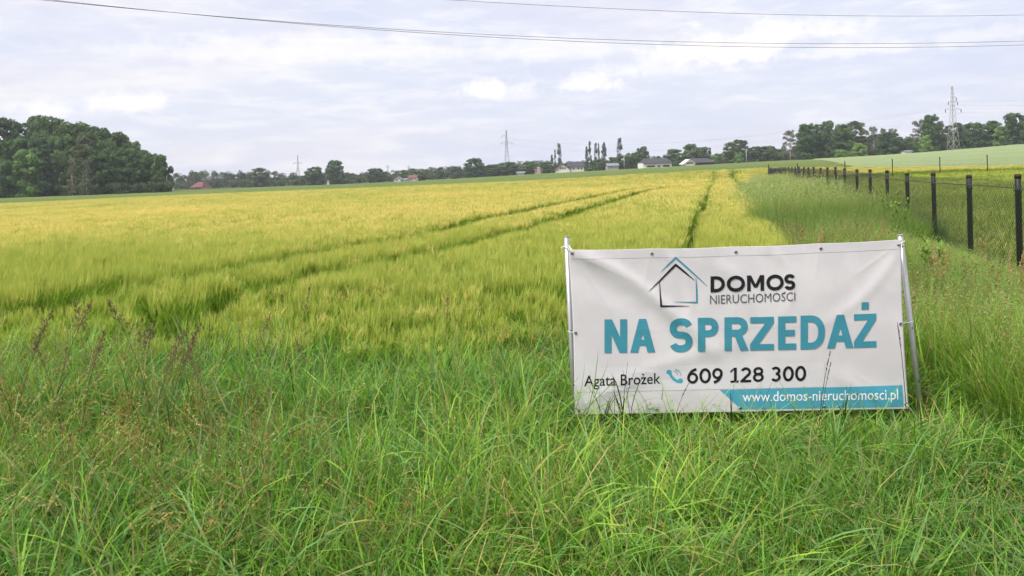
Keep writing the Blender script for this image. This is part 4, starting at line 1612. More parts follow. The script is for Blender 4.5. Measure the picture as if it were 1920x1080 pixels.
# leafy weeds at the fence
def weed(px, py, Y, H, label, seed):
    p = P(px, py, Y)
    o = empty('leafy_weed', (p.x, Y, T1(p.x, Y)))
    rr = np.random.RandomState(seed)
    st, lv = Plant(), Plant()
    n = 8
    base = np.c_[rr.uniform(-.16, .16, (n, 2)), np.zeros(n)]
    v, f, c = strips(base, rr.uniform(0, 6.28, n), H * rr.uniform(.7, 1.05, n), np.full(n, .012), np.full(n, .05), rr.uniform(.05, .3, n), 5, jit(rr, n, (.12, .18, .04)), jit(rr, n, (.15, .22, .04)))
    st.add(v, f, c)
    vv = v.reshape(n, 11, 3)
    bs = np.concatenate([vv[i, rr.randint(2, 11, 60)] for i in range(n)])
    m = len(bs)
    lv.add(*strips(bs, rr.uniform(0, 6.28, m), rr.uniform(.05, .13, m), rr.uniform(.012, .022, m), rr.uniform(.3, 1.1, m), rr.uniform(.2, 1.0, m), 4, jit(rr, m, (.14, .26, .035)), jit(rr, m, (.19, .30, .045))))
    link('stems', st.mesh('stems', 'stalk'), o)
    link('leaves', lv.mesh('leaves', 'stalk'), o)['kind'] = 'stuff'
    tag(o, label, 'weed')


weed(1672, 380, 16.5, .95, 'bright green leafy weed against the fifth fence post from the right', 1)
weed(1690, 372, 15.0, 1.05, 'leafy weed left of the fourth fence post from the right', 2)
weed(1757, 470, 9.5, .62, 'yellow green leafy weed between the fence and the banner', 3)
weed(1640, 405, 18.0, .95, 'leafy weed growing among the tall grass left of the fence', 4)

# ------------------------------------------------------------------ trees
def leaf_cards(cen, nrm, size, rr):
    n = len(cen)
    t1 = np.cross(nrm, rr.normal(0, 1, (n, 3)))
    t1 /= np.linalg.norm(t1, axis=1)[:, None] + 1e-9
    t2 = np.cross(nrm, t1)
    a = size[:, None] * rr.uniform(.7, 1.3, (n, 1))
    b = size[:, None] * rr.uniform(.4, .8, (n, 1))
    return np.stack([cen - t1 * a, cen + t2 * b, cen + t1 * a, cen - t2 * b], 1).reshape(-1, 3)


def crown_mesh(seed, kind, col, n_leaf, leaf):
    """crown of a tree one unit high; kinds: round, tall, airy, poplar, pine, bush"""
    rr = np.random.RandomState(seed)
    lobes = []
    if kind == 'round':
        z0, z1, wr, nb = .06, .97, .38, 95
    elif kind == 'tall':
        z0, z1, wr, nb = .05, .98, .28, 95
    elif kind == 'airy':
        z0, z1, wr, nb = .08, .98, .23, 70
    elif kind == 'poplar':
        z0, z1, wr, nb = .03, 1.0, .085, 70
    elif kind == 'pine':
        z0, z1, wr, nb = .06, .98, .28, 50
    else:
        z0, z1, wr, nb = .02, .95, .48, 26
    for i in range(nb):
        t = rr.rand() ** (1.25 if kind not in ('bush', 'poplar') else 1.0)
        if kind == 'pine':
            prof = (1 - t) ** .8 + .05
        elif kind == 'poplar':
            prof = max(.15, math.sin(math.pi * min(1, .12 + t * .86)) ** .55)
        else:
            prof = math.sqrt(max(0.03, 1 - ((t - .42) / .62) ** 2))
        r = wr * prof * math.sqrt(rr.uniform(.05, 1))
        a = rr.uniform(0, 6.283)
        br = {'round': .092, 'tall': .078, 'airy': .056, 'poplar': .036, 'pine': .075, 'bush': .15}[kind] * rr.uniform(.65, 1.25)
        lobes.append((r * math.cos(a), r * math.sin(a), z0 + (z1 - z0) * t - br * .35, br, br * (.8 if kind not in ('pine', 'poplar') else (.4 if kind == 'pine' else 1.8))))
    L = np.array(lobes)
    wgt = L[:, 3] ** 2
    pick = rr.choice(len(L), n_leaf, p=wgt / wgt.sum())
    d = rr.normal(0, 1, (n_leaf, 3))
    d /= np.linalg.norm(d, axis=1)[:, None]
    d[:, 2] = np.where(d[:, 2] < -.85, -d[:, 2], d[:, 2])
    rad = rr.uniform(.55, 1.08, n_leaf) ** .6
    off = d * rad[:, None] * np.c_[L[pick, 3], L[pick, 3], L[pick, 4]]
    cen = L[pick, :3] + off
    nrm = d + rr.normal(0, .45, (n_leaf, 3))
    nrm /= np.linalg.norm(nrm, axis=1)[:, None]
    v = leaf_cards(cen, nrm, np.full(n_leaf, leaf), rr)
    lobe_t = rr.uniform(.72, 1.28, len(L))
    c = np.array(col)[None] * lobe_t[pick][:, None] * rr.uniform(.8, 1.2, (n_leaf, 1)) * (1 + rr.uniform(-.08, .08, (n_leaf, 3)))
    k = np.arange(n_leaf) * 4
    me = new_mesh('crown', v, [(q, q + 1, q + 2, q + 3) for q in k], ['tree_leaf'])
    add_col(me, np.repeat(c, 4, 0))
    return me, L


def trunk_mesh(seed, L, kind, mat):
    rr = np.random.RandomState(seed)
    m = MB()
    r0 = .020 if kind != 'poplar' else .014
    w1, w2 = rr.uniform(-.012, .012, 2)
    spine = [(0, 0, -.03), (w1 * .4, w2 * .4, .18), (w1, w2, .42), (w1 * .6, w2 * 1.4, .68), (w1 * .4, w2, .9)]
    m.tube(spine, [r0 * 1.25, r0, r0 * .75, r0 * .45, r0 * .15], 7)
    for k in rr.choice(len(L), 9, replace=False):
        t = Vector(L[k, :3])
        zb = max(.12, t.z - .12 - .5 * math.hypot(t.x, t.y))
        b = Vector((w1 * .8, w2, zb))
        mid = b.lerp(t, .5) + Vector((0, 0, .02))
        m.tube([b, mid, t], [r0 * .5, r0 * .3, r0 * .1], 5)
    return m.mesh('trunk', mat, True)


KINDS = {}
SPEC = [  # name, shape, colour, leaves, leaf size, bark
    ('oak_a', 'round', (0.084, 0.143, 0.040), 11000, .024, 'bark'), ('oak_b', 'round', (0.077, 0.128, 0.044), 11000, .024, 'bark'), ('oak_c', 'round', (0.101, 0.161, 0.044), 11000, .024, 'bark'),
    ('tall_a', 'tall', (0.073, 0.128, 0.040), 11000, .022, 'bark'), ('tall_b', 'tall', (0.091, 0.146, 0.044), 11000, .022, 'bark'), ('tall_c', 'tall', (0.110, 0.143, 0.059), 8600, .022, 'bark'),
    ('light', 'tall', (0.174, 0.275, 0.066), 8600, .022, 'bark'), ('airy_a', 'airy', (0.156, 0.156, 0.091), 4200, .016, 'birch_bark'), ('airy_b', 'airy', (0.128, 0.156, 0.077), 4400, .016, 'birch_bark'),
    ('poplar_a', 'poplar', (0.091, 0.121, 0.066), 4200, .012, 'bark'), ('poplar_b', 'poplar', (0.083, 0.113, 0.062), 4200, .012, 'bark'), ('pine', 'pine', (0.062, 0.113, 0.048), 7000, .021, 'bark'),
    ('bush_a', 'bush', (0.073, 0.124, 0.040), 5000, .034, 'bark'), ('bush_b', 'bush', (0.183, 0.283, 0.065), 5000, .034, 'bark'), ('bush_c', 'bush', (0.091, 0.143, 0.048), 5000, .034, 'bark')]
for i, (nm, sh, col, nl, ls, bk) in enumerate(SPEC):
    cm, L = crown_mesh(700 + i, sh, col, nl, ls)
    KINDS[nm] = (cm, trunk_mesh(700 + i, L, sh, bk), sh)
WID = {'round': .80, 'tall': .62, 'airy': .52, 'poplar': .22, 'pine': .56, 'bush': 1.05}      # crown width over height
TRNG = random.Random(9)


def tree(kind, px, py_top, py_base, Y, wpx, label, group, name=None):
    b = P(px, py_base, Y)
    gz = T1(b.x, Y)
    H = P(px, py_top, Y).z - gz
    cm, tm, sh = KINDS[kind]
    wid = wpx / FPX * Y / (H * WID[sh])
    nm = name or {'poplar': 'poplar_tree', 'pine': 'conifer_tree', 'bush': 'bush', 'airy': 'birch_tree'}.get(sh, 'broadleaf_tree')
    o = empty(nm, (b.x, Y, gz - .05), TRNG.uniform(0, 6.28), (H * wid, H * wid, H * 1.01))
    link('trunk', tm, o)
    link('crown', cm, o)
    tag(o, label, 'bush' if sh == 'bush' else 'tree', group)
    return o


ORD = ['first', 'second', 'third', 'fourth', 'fifth', 'sixth', 'seventh', 'eighth', 'ninth', 'tenth', 'eleventh', 'twelfth', 'thirteenth', 'fourteenth']
# wood on the left: back row, middle row, front row
for i, (px, top, wd, k) in enumerate([(-45, 228, 95, 'oak_a'), (12, 224, 90, 'tall_c'), (62, 216, 88, 'oak_b'), (104, 217, 88, 'oak_c'), (148, 227, 84, 'oak_a'), (188, 236, 80, 'oak_b'), (222, 250, 74, 'tall_b'), (252, 264, 64, 'oak_c'), (282, 287, 52, 'oak_a')]):
    tree(k, px, top, 362, 224, wd, 'large tree on the skyline of the left wood, %s from the left edge' % ORD[i], 'back row of the left wood')
for i, (px, top, wd, k) in enumerate([(-20, 262, 80, 'oak_c'), (38, 258, 76, 'tall_a'), (80, 250, 76, 'oak_b'), (125, 252, 76, 'oak_a'), (168, 250, 74, 'tall_c'), (205, 262, 66, 'oak_c'), (238, 276, 60, 'tall_a'), (268, 288, 52, 'oak_b')]):
    tree(k, px, top, 366, 210, wd, 'dark tree in the middle row of the left wood, %s from the left edge' % ORD[i], 'middle row of the left wood')
for i, (px, top, wd, k, w_) in enumerate([(8, 300, 60, 'oak_b', 'dark'), (50, 279, 58, 'light', 'bright green'), (88, 268, 56, 'pine', 'layered dark'), (122, 283, 50, 'tall_b', 'green'), (152, 272, 52, 'tall_c', 'brownish'), (180, 282, 44, 'tall_b', 'olive'),
                                          (208, 288, 46, 'tall_a', 'very dark'), (232, 292, 44, 'oak_c', 'olive'), (262, 297, 46, 'oak_b', 'dark'), (301, 289, 44, 'oak_a', 'round')]):
    tree(k, px, top, 368 - px * .035, 194 + px * .05, wd, '%s tree at the front of the left wood, %s from the left edge' % (w_, ORD[i]), 'front row of the left wood')
for i, (px, top, k) in enumerate([(136, 335, 'airy_a'), (157, 338, 'airy_b'), (163, 336, 'airy_a')]):
    tree(k, px, top - 35, 364, 189, 22, 'slim birch with pale trunk at the foot of the left wood, %s from the left' % ORD[i], 'birches before the left wood')

# far tree line, left to middle
for px, top, base, Y, wd, k, lb in [
        (488, 315, 350, 400, 38, 'tall_c', 'loose brownish tree rising above the far tree line on the left'), (590, 312, 347, 395, 40, 'oak_b', 'dark round tree left of the lone larger one'), (628, 300, 346, 390, 40, 'oak_a', 'lone tall round tree left of the field middle'),
        (706, 315, 342, 400, 42, 'oak_b', 'round dark tree right of the pair of round trees'), (650, 325, 344, 420, 30, 'oak_c', 'small tree right of the lone tall round one'),
        (783, 320, 338, 400, 32, 'oak_a', 'dark tree right of the red roofed far house'), (760, 318, 340, 420, 28, 'oak_c', 'round tree behind the red roofed far house'), (826, 314, 337, 420, 22, 'pine', 'pointed tree in the far tree line'), (853, 312, 335, 420, 24, 'tall_b', 'narrow tree left of the broad dark crown'),
        (890, 296, 333, 400, 42, 'oak_a', 'broad dark tree left of the middle pylon'), (925, 308, 332, 400, 42, 'oak_c', 'tree right of the broad dark crown'), (958, 303, 330, 400, 40, 'oak_b', 'round tree below the middle pylon'), (998, 302, 328, 390, 46, 'oak_c', 'wide tree left of the grey chimney block'),
        (1022, 303, 326, 380, 34, 'oak_a', 'tree just left of the poplars by the white house')]:
    tree(k, px, top, base, Y, wd, lb, 'far tree line')
for px, top, wd, k, lb in [(1035, 291, 7, 'poplar_b', 'shortest poplar by the white gabled house'), (1041.5, 281, 5, 'poplar_a', 'thinnest poplar by the white gabled house'), (1049, 270, 11, 'poplar_a', 'tallest poplar by the white gabled house'),
                           (1101, 276, 8, 'poplar_b', 'left poplar of the pair right of the white houses'), (1107, 266, 9, 'poplar_a', 'right taller poplar of the pair right of the white houses'), (1118, 269, 8, 'poplar_a', 'first poplar of the close group'), (1123.5, 270, 5, 'poplar_b', 'thin second poplar of the close group'),
                           (1133, 269, 12, 'poplar_b', 'broadest poplar of the close group'), (1163, 260, 13, 'poplar_a', 'tallest poplar standing alone left of the long white house')]:
    tree(k, px, top, 318, 355, wd, lb, 'poplars by the far houses')
for px, top, base, Y, wd, k, lb in [
        (1075, 305, 322, 370, 30, 'oak_b', 'dark tree behind the white gabled house'), (1112, 302, 320, 335, 26, 'bush_c', 'dark bush at the foot of the paired poplars'), (1130, 297, 319, 345, 34, 'oak_c', 'tree at the foot of the poplar group'), (1150, 294, 318, 370, 30, 'oak_b', 'tree left of the tallest poplar'),
        (1168, 290, 318, 340, 34, 'oak_a', 'dark tree at the foot of the tallest poplar'), (1186, 286, 316, 360, 34, 'oak_c', 'tree between the tallest poplar and the round crown'), (1205, 274, 315, 350, 30, 'oak_b', 'round high crown behind the long white house'),
        (1232, 292, 314, 375, 30, 'oak_c', 'low tree behind the roof of the long white house'), (1263, 279, 312, 350, 40, 'oak_a', 'broad tree right of the long white house'), (1268, 293, 311, 325, 22, 'bush_c', 'green bush between the two larger houses'),
        (1299, 269, 310, 360, 42, 'oak_c', 'tall broad tree behind the house with the dark roof'), (1318, 275, 309, 365, 34, 'oak_b', 'tree right of the tall broad one behind the dark roof'), (1331, 276, 308, 370, 12, 'airy_b', 'slim tree above the end of the dark roof'), (1348, 287, 307, 350, 32, 'light', 'pale tree right of the dark roof'),
        (1372, 267, 306, 335, 34, 'tall_c', 'brownish tree left of the light round bush'), (1385, 261, 306, 345, 30, 'tall_a', 'tall tree behind the light round bush'), (1399, 262, 305, 350, 22, 'pine', 'pointed tree beside the thin pole'), (1384, 286, 306, 315, 22, 'bush_b', 'light green round bush at the field border'),
        (1415, 274, 304, 340, 40, 'oak_b', 'dark tree right of the thin pole'), (1440, 273, 303, 340, 44, 'oak_a', 'broad dark tree left of the pale birch'), (1462, 279, 302, 345, 34, 'oak_c', 'tree left of the pale birch before the gap'), (1482, 243, 301, 300, 34, 'airy_a', 'pale loose birch standing before the right wood')]:
    tree(k, px, top, base, Y, wd, lb, 'trees round the far houses')
# wood on the right
for px, top, base, Y, wd, k, lb in [
        (1516, 231, 300, 285, 46, 'tall_a', 'dark tree at the left end of the right wood'), (1548, 226, 298, 288, 54, 'oak_b', 'broad dark tree, second in the right wood'), (1580, 234, 297, 280, 46, 'tall_b', 'green tree, third in the right wood'), (1604, 228, 295, 290, 46, 'tall_c', 'tall olive tree left of the first gap in the right wood'),
        (1578, 280, 297, 268, 26, 'bush_b', 'small light bush before the right wood'), (1612, 268, 294, 266, 32, 'bush_b', 'bright green bush at the foot of the tall olive tree'), (1597, 282, 296, 266, 26, 'bush_b', 'low bright bush left of the bright green one'),
        (1639, 236, 293, 295, 30, 'airy_a', 'airy birch right of the bright bush'), (1657, 240, 292, 298, 22, 'airy_b', 'slim airy birch behind the dark round tree'), (1668, 246, 291, 280, 50, 'oak_b', 'dark round tree in the gap of the right wood'), (1676, 240, 291, 296, 26, 'airy_a', 'brownish birch above the dark round tree'),
        (1703, 258, 289, 282, 34, 'oak_c', 'low tree in the second gap of the right wood'), (1724, 224, 288, 295, 40, 'airy_a', 'tall airy birch left of the dark narrow tree'), (1748, 214, 287, 285, 38, 'tall_a', 'tallest dark tree left of the right pylon'), (1736, 253, 287, 266, 26, 'light', 'light green young tree left of the right pylon'),
        (1763, 228, 286, 290, 26, 'tall_c', 'olive tree just left of the right pylon'), (1780, 234, 284, 288, 30, 'airy_b', 'brownish loose tree behind the right pylon'), (1800, 229, 283, 282, 42, 'oak_b', 'dark tree just right of the right pylon'), (1826, 229, 281, 280, 44, 'oak_a', 'dark tree, second right of the pylon'),
        (1850, 231, 280, 290, 30, 'airy_a', 'loose brown tree, third right of the pylon'), (1862, 227, 279, 278, 38, 'tall_b', 'green tree, fourth right of the pylon'), (1880, 236, 277, 272, 36, 'light', 'light green tree near the right border'), (1905, 211, 275, 268, 52, 'oak_b', 'large dark tree at the right border'), (1945, 203, 273, 264, 56, 'oak_a', 'large dark tree cut by the right border')]:
    tree(k, px, top, base, Y, wd, lb, 'wood on the right')


def mass(name, items, label, cat, seed, n_leaf=700, leaf=.05):
    """a far wood that reads as one mass: many crowns in one object"""
    rr = np.random.RandomState(seed)
    vs, cs = [], []
    for px, top, Y, wpx, col in items:
        p = P(px, top, Y)
        gz = T1(p.x, Y)
        H = p.z - gz
        Wd = wpx / FPX * Y * .5
        nb = 9
        bl = np.c_[rr.uniform(-.7, .7, nb) * Wd, rr.uniform(-.7, .7, nb) * Wd, H * rr.uniform(.2, .84, nb)]
        br = rr.uniform(.32, .55, nb) * Wd
        pick = rr.randint(0, nb, n_leaf)
        d = rr.normal(0, 1, (n_leaf, 3))
        d /= np.linalg.norm(d, axis=1)[:, None]
        cen = bl[pick] + d * br[pick][:, None] * [1, 1, .85] * rr.uniform(.6, 1.05, (n_leaf, 1))
        cen[:, 2] = np.clip(cen[:, 2], 0, H * 1.0)
        cen += [p.x, Y, gz]
        nrm = d + rr.normal(0, .4, (n_leaf, 3))
        nrm /= np.linalg.norm(nrm, axis=1)[:, None]
        vs.append(leaf_cards(cen, nrm, np.full(n_leaf, leaf * Wd * 2), rr))
        c = np.array(col)[None] * rr.uniform(.75, 1.25, nb)[pick][:, None] * rr.uniform(.85, 1.15, (n_leaf, 1))
        cs.append(np.repeat(c, 4, 0))
    v = np.concatenate(vs)
    me = new_mesh(name, v, [(q, q + 1, q + 2, q + 3) for q in np.arange(len(v) // 4) * 4], ['tree_leaf'])
    add_col(me, np.concatenate(cs))
    o = link(name, me)
    tag(o, label, cat, kind='stuff')


def row(px0, px1, step, tops, Y0, Y1, w0, w1, cols, seed):
    rr = np.random.RandomState(seed)
    out = []
    px = px0
    while px < px1:
        t = np.interp(px, [a for a, b in tops], [b for a, b in tops]) + rr.uniform(-4, 4)
        out.append((px, t, rr.uniform(Y0, Y1), rr.uniform(w0, w1), cols[rr.randint(0, len(cols))]))
        px += step * rr.uniform(.6, 1.4)
    return out


CD = [(.065, .100, .038), (.080, .112, .044), (.058, .090, .038), (.100, .118, .058)]
mass('distant_wood', row(322, 1030, 9, [(322, 322), (420, 319), (500, 321), (560, 326), (700, 323), (760, 318), (850, 312), (930, 308), (1030, 304)], 430, 520, 18, 32, CD, 3) +
     row(322, 1030, 7, [(322, 341), (500, 337), (700, 332), (850, 322), (1030, 314)], 400, 430, 14, 24, CD, 4), 'low bluish wood along the horizon left of the houses', 'wood', 11)
mass('wood_behind_houses', row(1030, 1500, 9, [(1030, 308), (1150, 302), (1260, 298), (1340, 290), (1400, 282), (1500, 276)], 400, 470, 20, 34, CD, 5) + row(1340, 1500, 8, [(1340, 297), (1500, 288)], 335, 360, 16, 26, CD, 15), 'low dark wood behind the far houses', 'wood', 12)
mass('right_wood_undergrowth', row(1500, 1960, 8, [(1500, 248), (1640, 250), (1700, 258), (1760, 246), (1960, 230)], 290, 320, 22, 34, CD, 6) + row(1500, 1960, 7, [(1500, 282), (1700, 274), (1960, 256)], 284, 292, 16, 26, CD, 7), 'dark undergrowth filling the wood on the right', 'undergrowth', 13)
mass('left_wood_undergrowth', row(-60, 312, 8, [(-60, 330), (150, 328), (312, 334)], 206, 222, 26, 42, CD[:3], 8) + row(-60, 318, 9, [(-60, 346), (318, 342)], 200, 204, 22, 32, CD[:3], 9) + row(-60, 280, 14, [(-60, 240), (60, 230), (130, 238), (200, 258), (250, 284), (280, 306)], 228, 250, 60, 80, CD[:3], 10), 'dark undergrowth filling the wood on the left', 'undergrowth', 14)


# ------------------------------------------------------------------ far houses
def house(name, px0, px1, py_base, py_eave, py_ridge, Y, depth, wall, roof, label, gable='side', over=.35, windows=(), rx0=None, rx1=None, chimney=None, hip=0.0):
    """gable='front': the gable faces the viewer; 'side': the eave does. windows: (x0, x1, y0, y1) in pixels on the front"""
    a, b = P(px0, py_base, Y), P(px1, py_base, Y)
    cx = (a.x + b.x) / 2
    gz = min(T1(cx, Y), a.z, b.z) - .3
    o = empty(name, (cx, Y, gz))
    W = b.x - a.x
    ez = P((px0 + px1) / 2, py_eave, Y).z - gz
    rz = P((px0 + px1) / 2, py_ridge, Y).z - gz
    hw = W / 2
    m = MB()
    if gable == 'front':
        vs = [(-hw, 0, 0), (hw, 0, 0), (hw, 0, ez), (0, 0, rz - .12), (-hw, 0, ez)]
        vs += [(x, depth, z) for x, _, z in vs]
        m.add(vs, [(0, 1, 2, 3, 4), (9, 8, 7, 6, 5), (0, 5, 6, 1), (1, 6, 7, 2), (4, 9, 5, 0), (2, 7, 8, 3), (3, 8, 9, 4)])
    else:
        m.add([(-hw, 0, 0), (hw, 0, 0), (hw, 0, ez), (-hw, 0, ez), (-hw, depth, 0), (hw, depth, 0), (hw, depth, ez), (-hw, depth, ez), (-hw, depth / 2, rz - .15 if not hip else ez), (hw, depth / 2, rz - .15 if not hip else ez)],
              [(0, 1, 2, 3), (5, 4, 7, 6), (1, 5, 6, 9, 2), (4, 0, 3, 8, 7)])
    m.build('wall', wall, o)
    m = MB()
    th = .18
    if gable == 'front':
        sl = (rz - ez) / hw
        for s in (-1, 1):
            x1, z1 = s * (hw + over), ez - sl * over
            vs = [(0, -over, rz), (x1, -over, z1), (x1, depth + over, z1), (0, depth + over, rz)]
            vs += [(x, y, z + th) for x, y, z in vs]
            m.add(vs, [(0, 1, 2, 3), (7, 6, 5, 4), (0, 4, 5, 1), (1, 5, 6, 2), (2, 6, 7, 3), (3, 7, 4, 0)])
    else:
        l, r = -hw - over, hw + over
        if rx0 is not None:
            l = P(rx0, py_eave, Y).x - cx
            r = P(rx1, py_eave, Y).x - cx
        sl = (rz - ez) / (depth / 2)
        for s in (-1, 1):
            y1, z1 = depth / 2 + s * (depth / 2 + over), ez - sl * over
            vs = [(l + hip, depth / 2, rz), (r - hip, depth / 2, rz), (r, y1, z1), (l, y1, z1)]
            vs += [(x, y, z + th) for x, y, z in vs]
            m.add(vs, [(0, 1, 2, 3), (7, 6, 5, 4), (0, 4, 5, 1), (1, 5, 6, 2), (2, 6, 7, 3), (3, 7, 4, 0)])
        if hip:
            for xx, xi in ((l, l + hip), (r, r - hip)):
                z1 = ez - sl * over
                m.add([(xi, depth / 2, rz + th), (xx, -over, z1 + th), (xx, depth + over, z1 + th)], [(0, 1, 2)])
    rf = m.build('roof', roof, o)
    if chimney:
        c = P(chimney[0], py_ridge, Y).x - cx
        MB().box(c - .3, c + .3, depth / 2 - .3, depth / 2 + .3, rz - .3, rz + chimney[1]).build('chimney', 'render_grey', rf)
    for (x0, x1, y0, y1) in windows:
        p0, p1 = P(x0, y1, Y), P(x1, y0, Y)
        X0, X1, Z0, Z1 = p0.x - cx, p1.x - cx, p0.z - gz, p1.z - gz
        fr = MB()
        t = .07
        fr.box(X0 - t, X1 + t, -.06, .0, Z1, Z1 + t).box(X0 - t, X1 + t, -.09, .0, Z0 - t, Z0).box(X0 - t, X0, -.06, 0, Z0, Z1).box(X1, X1 + t, -.06, 0, Z0, Z1)
        f = fr.build('window', 'render_white', o)
        MB().box(X0, X1, -.03, -.005, Z0, Z1).build('pane', 'pane_glass', f)
    tag(o, label, 'house')
    return o


house('house', 1043.5, 1069, 324, 318, 307.5, 318, 11, 'render_white', 'tile_brown', 'white house with its gable and brown roof edge facing the field', 'front', .4, [(1050, 1052.5, 313.5, 317.5), (1054, 1056.5, 313.5, 317.5), (1058, 1060.5, 313.5, 317.5)])
house('house', 1071, 1095, 322.5, 312, 303.5, 322, 10, 'render_white', 'tile_dark', 'pale flat fronted house with a dark roof beside the gabled white house', 'side', .5, [(1074, 1077, 314.5, 317.5), (1083, 1086, 314.5, 317.5), (1089, 1091.5, 314.5, 317.5)], 1063, 1097)
house('bungalow', 1205, 1259.5, 314.5, 305.5, 297.0, 312, 12, 'render_white', 'tile_dark', 'long white bungalow with a dark roof and wide dark windows', 'side', .6, [(1213, 1228, 310, 313.8), (1233, 1238, 310, 313.4), (1243, 1255.5, 309, 313)], 1206, 1261, (1226, .9), 1.0)
house('bungalow', 1300, 1340, 309, 304.5, 297, 316, 12, 'timber_dark', 'tile_dark', 'low house under a wide dark brown roof right of the long bungalow', 'side', .5, (), 1290, 1342, None, 2.5)
hw_ = house('house_wing', 1283, 1303, 311, 306.5, 299.5, 310, 7, 'render_white', 'render_white', 'white gabled wing in front of the wide dark roof', 'front', .5, [(1287, 1299, 304.5, 307.2)])
house('house', 1140, 1160, 315, 311, 306.5, 330, 9, 'render_grey', 'tile_grey', 'grey house half hidden by trees left of the tallest poplar', 'side', .4, [(1145, 1148, 312, 314)])
house('house', 1004, 1017, 325.5, 320, 317.5, 325, 6, 'render_pink', 'tile_red', 'tiny red roofed shed at the grey chimney block', 'side', .3)
house('tower_block', 1007.5, 1013.5, 325.5, 314.8, 314.2, 323, 3, 'render_grey', 'render_grey', 'grey square chimney block left of the poplars', 'side', .05)
house('barn', 970, 983, 328, 325, 322.5, 345, 8, 'render_white', 'tile_grey', 'small barn with a grey roof left of the chimney block', 'side', .4)
house('house', 766, 780, 339.5, 334, 329, 375, 9, 'render_white', 'tile_red', 'far house with a dull red roof in the tree line', 'side', .4, [(770, 772, 335.5, 338)], None, None, (775, .8))
house('house', 738, 752, 341, 337, 332, 378, 9, 'render_white', 'tile_grey', 'far pale house left of the dull red roof', 'front', .4, [(743, 746, 336.5, 339)])
house('house', 757, 765, 340.5, 337, 335, 374, 7, 'render_white', 'tile_grey', 'small pale house between the far red roof and the pale gable', 'side', .4)
house('house', 357, 379, 357, 351, 342.5, 300, 9, 'render_pink', 'tile_red', 'pink house with a bright red roof right of the left wood', 'side', .5, [(367, 369.5, 352, 355), (373, 375.5, 352, 355)], 356, 380, None, 1.5)
house('cabin', 613, 617, 345, 340, 337, 385, 6, 'render_white', 'tile_grey', 'tiny white cabin between the two round trees', 'front', .3)
house('cabin', 314, 318.5, 357, 351, 348.5, 240, 3, 'render_white', 'tile_grey', 'tiny pale hut at the right end of the left wood', 'front', .2)
house('cabin', 1700, 1711, 288.5, 284.5, 282.5, 268, 4, 'render_white', 'tile_grey', 'small pale shed at the foot of the right wood', 'side', .3)


# ------------------------------------------------------------------ pylons, poles, wires
def pylon(px, py_top, Y, arms, label, base_px=None, rad=.09, wid=.10, py_base=None):
    """lattice mast; arms: (py, px_left, px_right)"""
    p = P(px, py_top, Y)
    gz = T1(p.x, Y)
    H = p.z - gz
    o = empty('pylon', (p.x, Y, gz), .35)
    bw = H * wid

    def hw(z):
        t = z / H
        return bw * (1 - t) ** 1.15 * .5 + .16 + (.25 * bw * .5 * max(0, 1 - t * 1.6))
    zs = [0, .13, .26, .38, .49, .58, .66, .73, .79, .85, .91, 1.0]
    m = MB()
    for sx in (-1, 1):
        for sy in (-1, 1):
            m.tube([(sx * hw(H * t), sy * hw(H * t), H * t) for t in zs], rad, 4)
    m.build('mast_legs', 'pylon_steel', o)
    m = MB()
    for a, b in zip(zs[:-1], zs[1:]):
        za, zb = H * a, H * b
        A, B = hw(za), hw(zb)
        for s in (-1, 1):
            m.tube([(-A, s * A, za), (B, s * B, zb)], rad * .6, 3)
            m.tube([(A, s * A, za), (-B, s * B, zb)], rad * .6, 3)
            m.tube([(s * A, -A, za), (s * B, B, zb)], rad * .6, 3)
            m.tube([(s * A, A, za), (s * B, -B, zb)], rad * .6, 3)
    m.build('bracing', 'pylon_steel', o)['kind'] = 'stuff'
    tips = []
    for py, xl, xr in arms:
        z = P(px, py, Y).z - gz
        h = hw(z)
        for side, xp in ((-1, xl), (1, xr)):
            if xp is None:
                continue
            x = (P(xp, py, Y).x - p.x) / math.cos(.35)
            m = MB()
            for sy in (-1, 1):
                m.tube([(side * h, sy * h, z), (x, 0, z)], rad * .8, 4)
            m.tube([(side * h, 0, z + abs(x) * .28), (x, 0, z + .05)], rad * .8, 4)
            m.tube([(side * h + (x - side * h) * .5, h * .5, z), (side * h + (x - side * h) * .5, 0, z + abs(x) * .14)], rad * .6, 3)
            c = m.build('cross_arm', 'pylon_steel', o)
            ins = MB().tube([(x, 0, z), (x, 0, z - .3), (x, 0, z - .6), (x, 0, z - 1.0)], [.06, .12, .12, .06], 6)
            ins.build('insulator', 'tile_brown', c)
            tips.append(o.matrix_basis @ Vector((x, 0, z - 1.0)))
    tag(o, label, 'pylon', 'lattice pylons')
    bpy.context.view_layer.update()
    M = o.matrix_world
    tips = [Matrix.Translation(o.location) @ Matrix.Rotation(.35, 4, 'Z') @ Vector(((q - Vector(o.location)).x, 0, 0)) if False else q for q in tips]
    return o, tips


def tips_of(o, arms, px, Y):
    out = []
    for py, xl, xr in arms:
        for xp in (xl, xr):
            if xp is not None:
                q = P(xp, py, Y)
                out.append(Vector((q.x, Y, q.z - 1.0)))
    return out


A1 = [(205, 1769, 1806), (191, 1776, 1798), (183, None, 1795)]
p1, _ = pylon(1785, 161, 236, A1, 'tall pale lattice pylon before the wood on the right', rad=.045, wid=.09)
A2 = [(268, 939, 960), (255, 941, None)]
p2, _ = pylon(949, 244, 430, A2, 'pylon rising behind trees left of the white houses', rad=.075, wid=.095)
A3 = [(306, 551, 565)]
p3, _ = pylon(558, 291, 640, A3, 'faint far pylon left of the round dark trees', rad=.13, wid=.12)
p4, _ = pylon(766, 310, 900, [(314, 763, 769)], 'tiny far pylon above the red roofed house', rad=.15, wid=.1)
p5, _ = pylon(727, 309, 980, [(313, 724, 730)], 'tiniest far pylon left of the red roofed house', rad=.15, wid=.1)


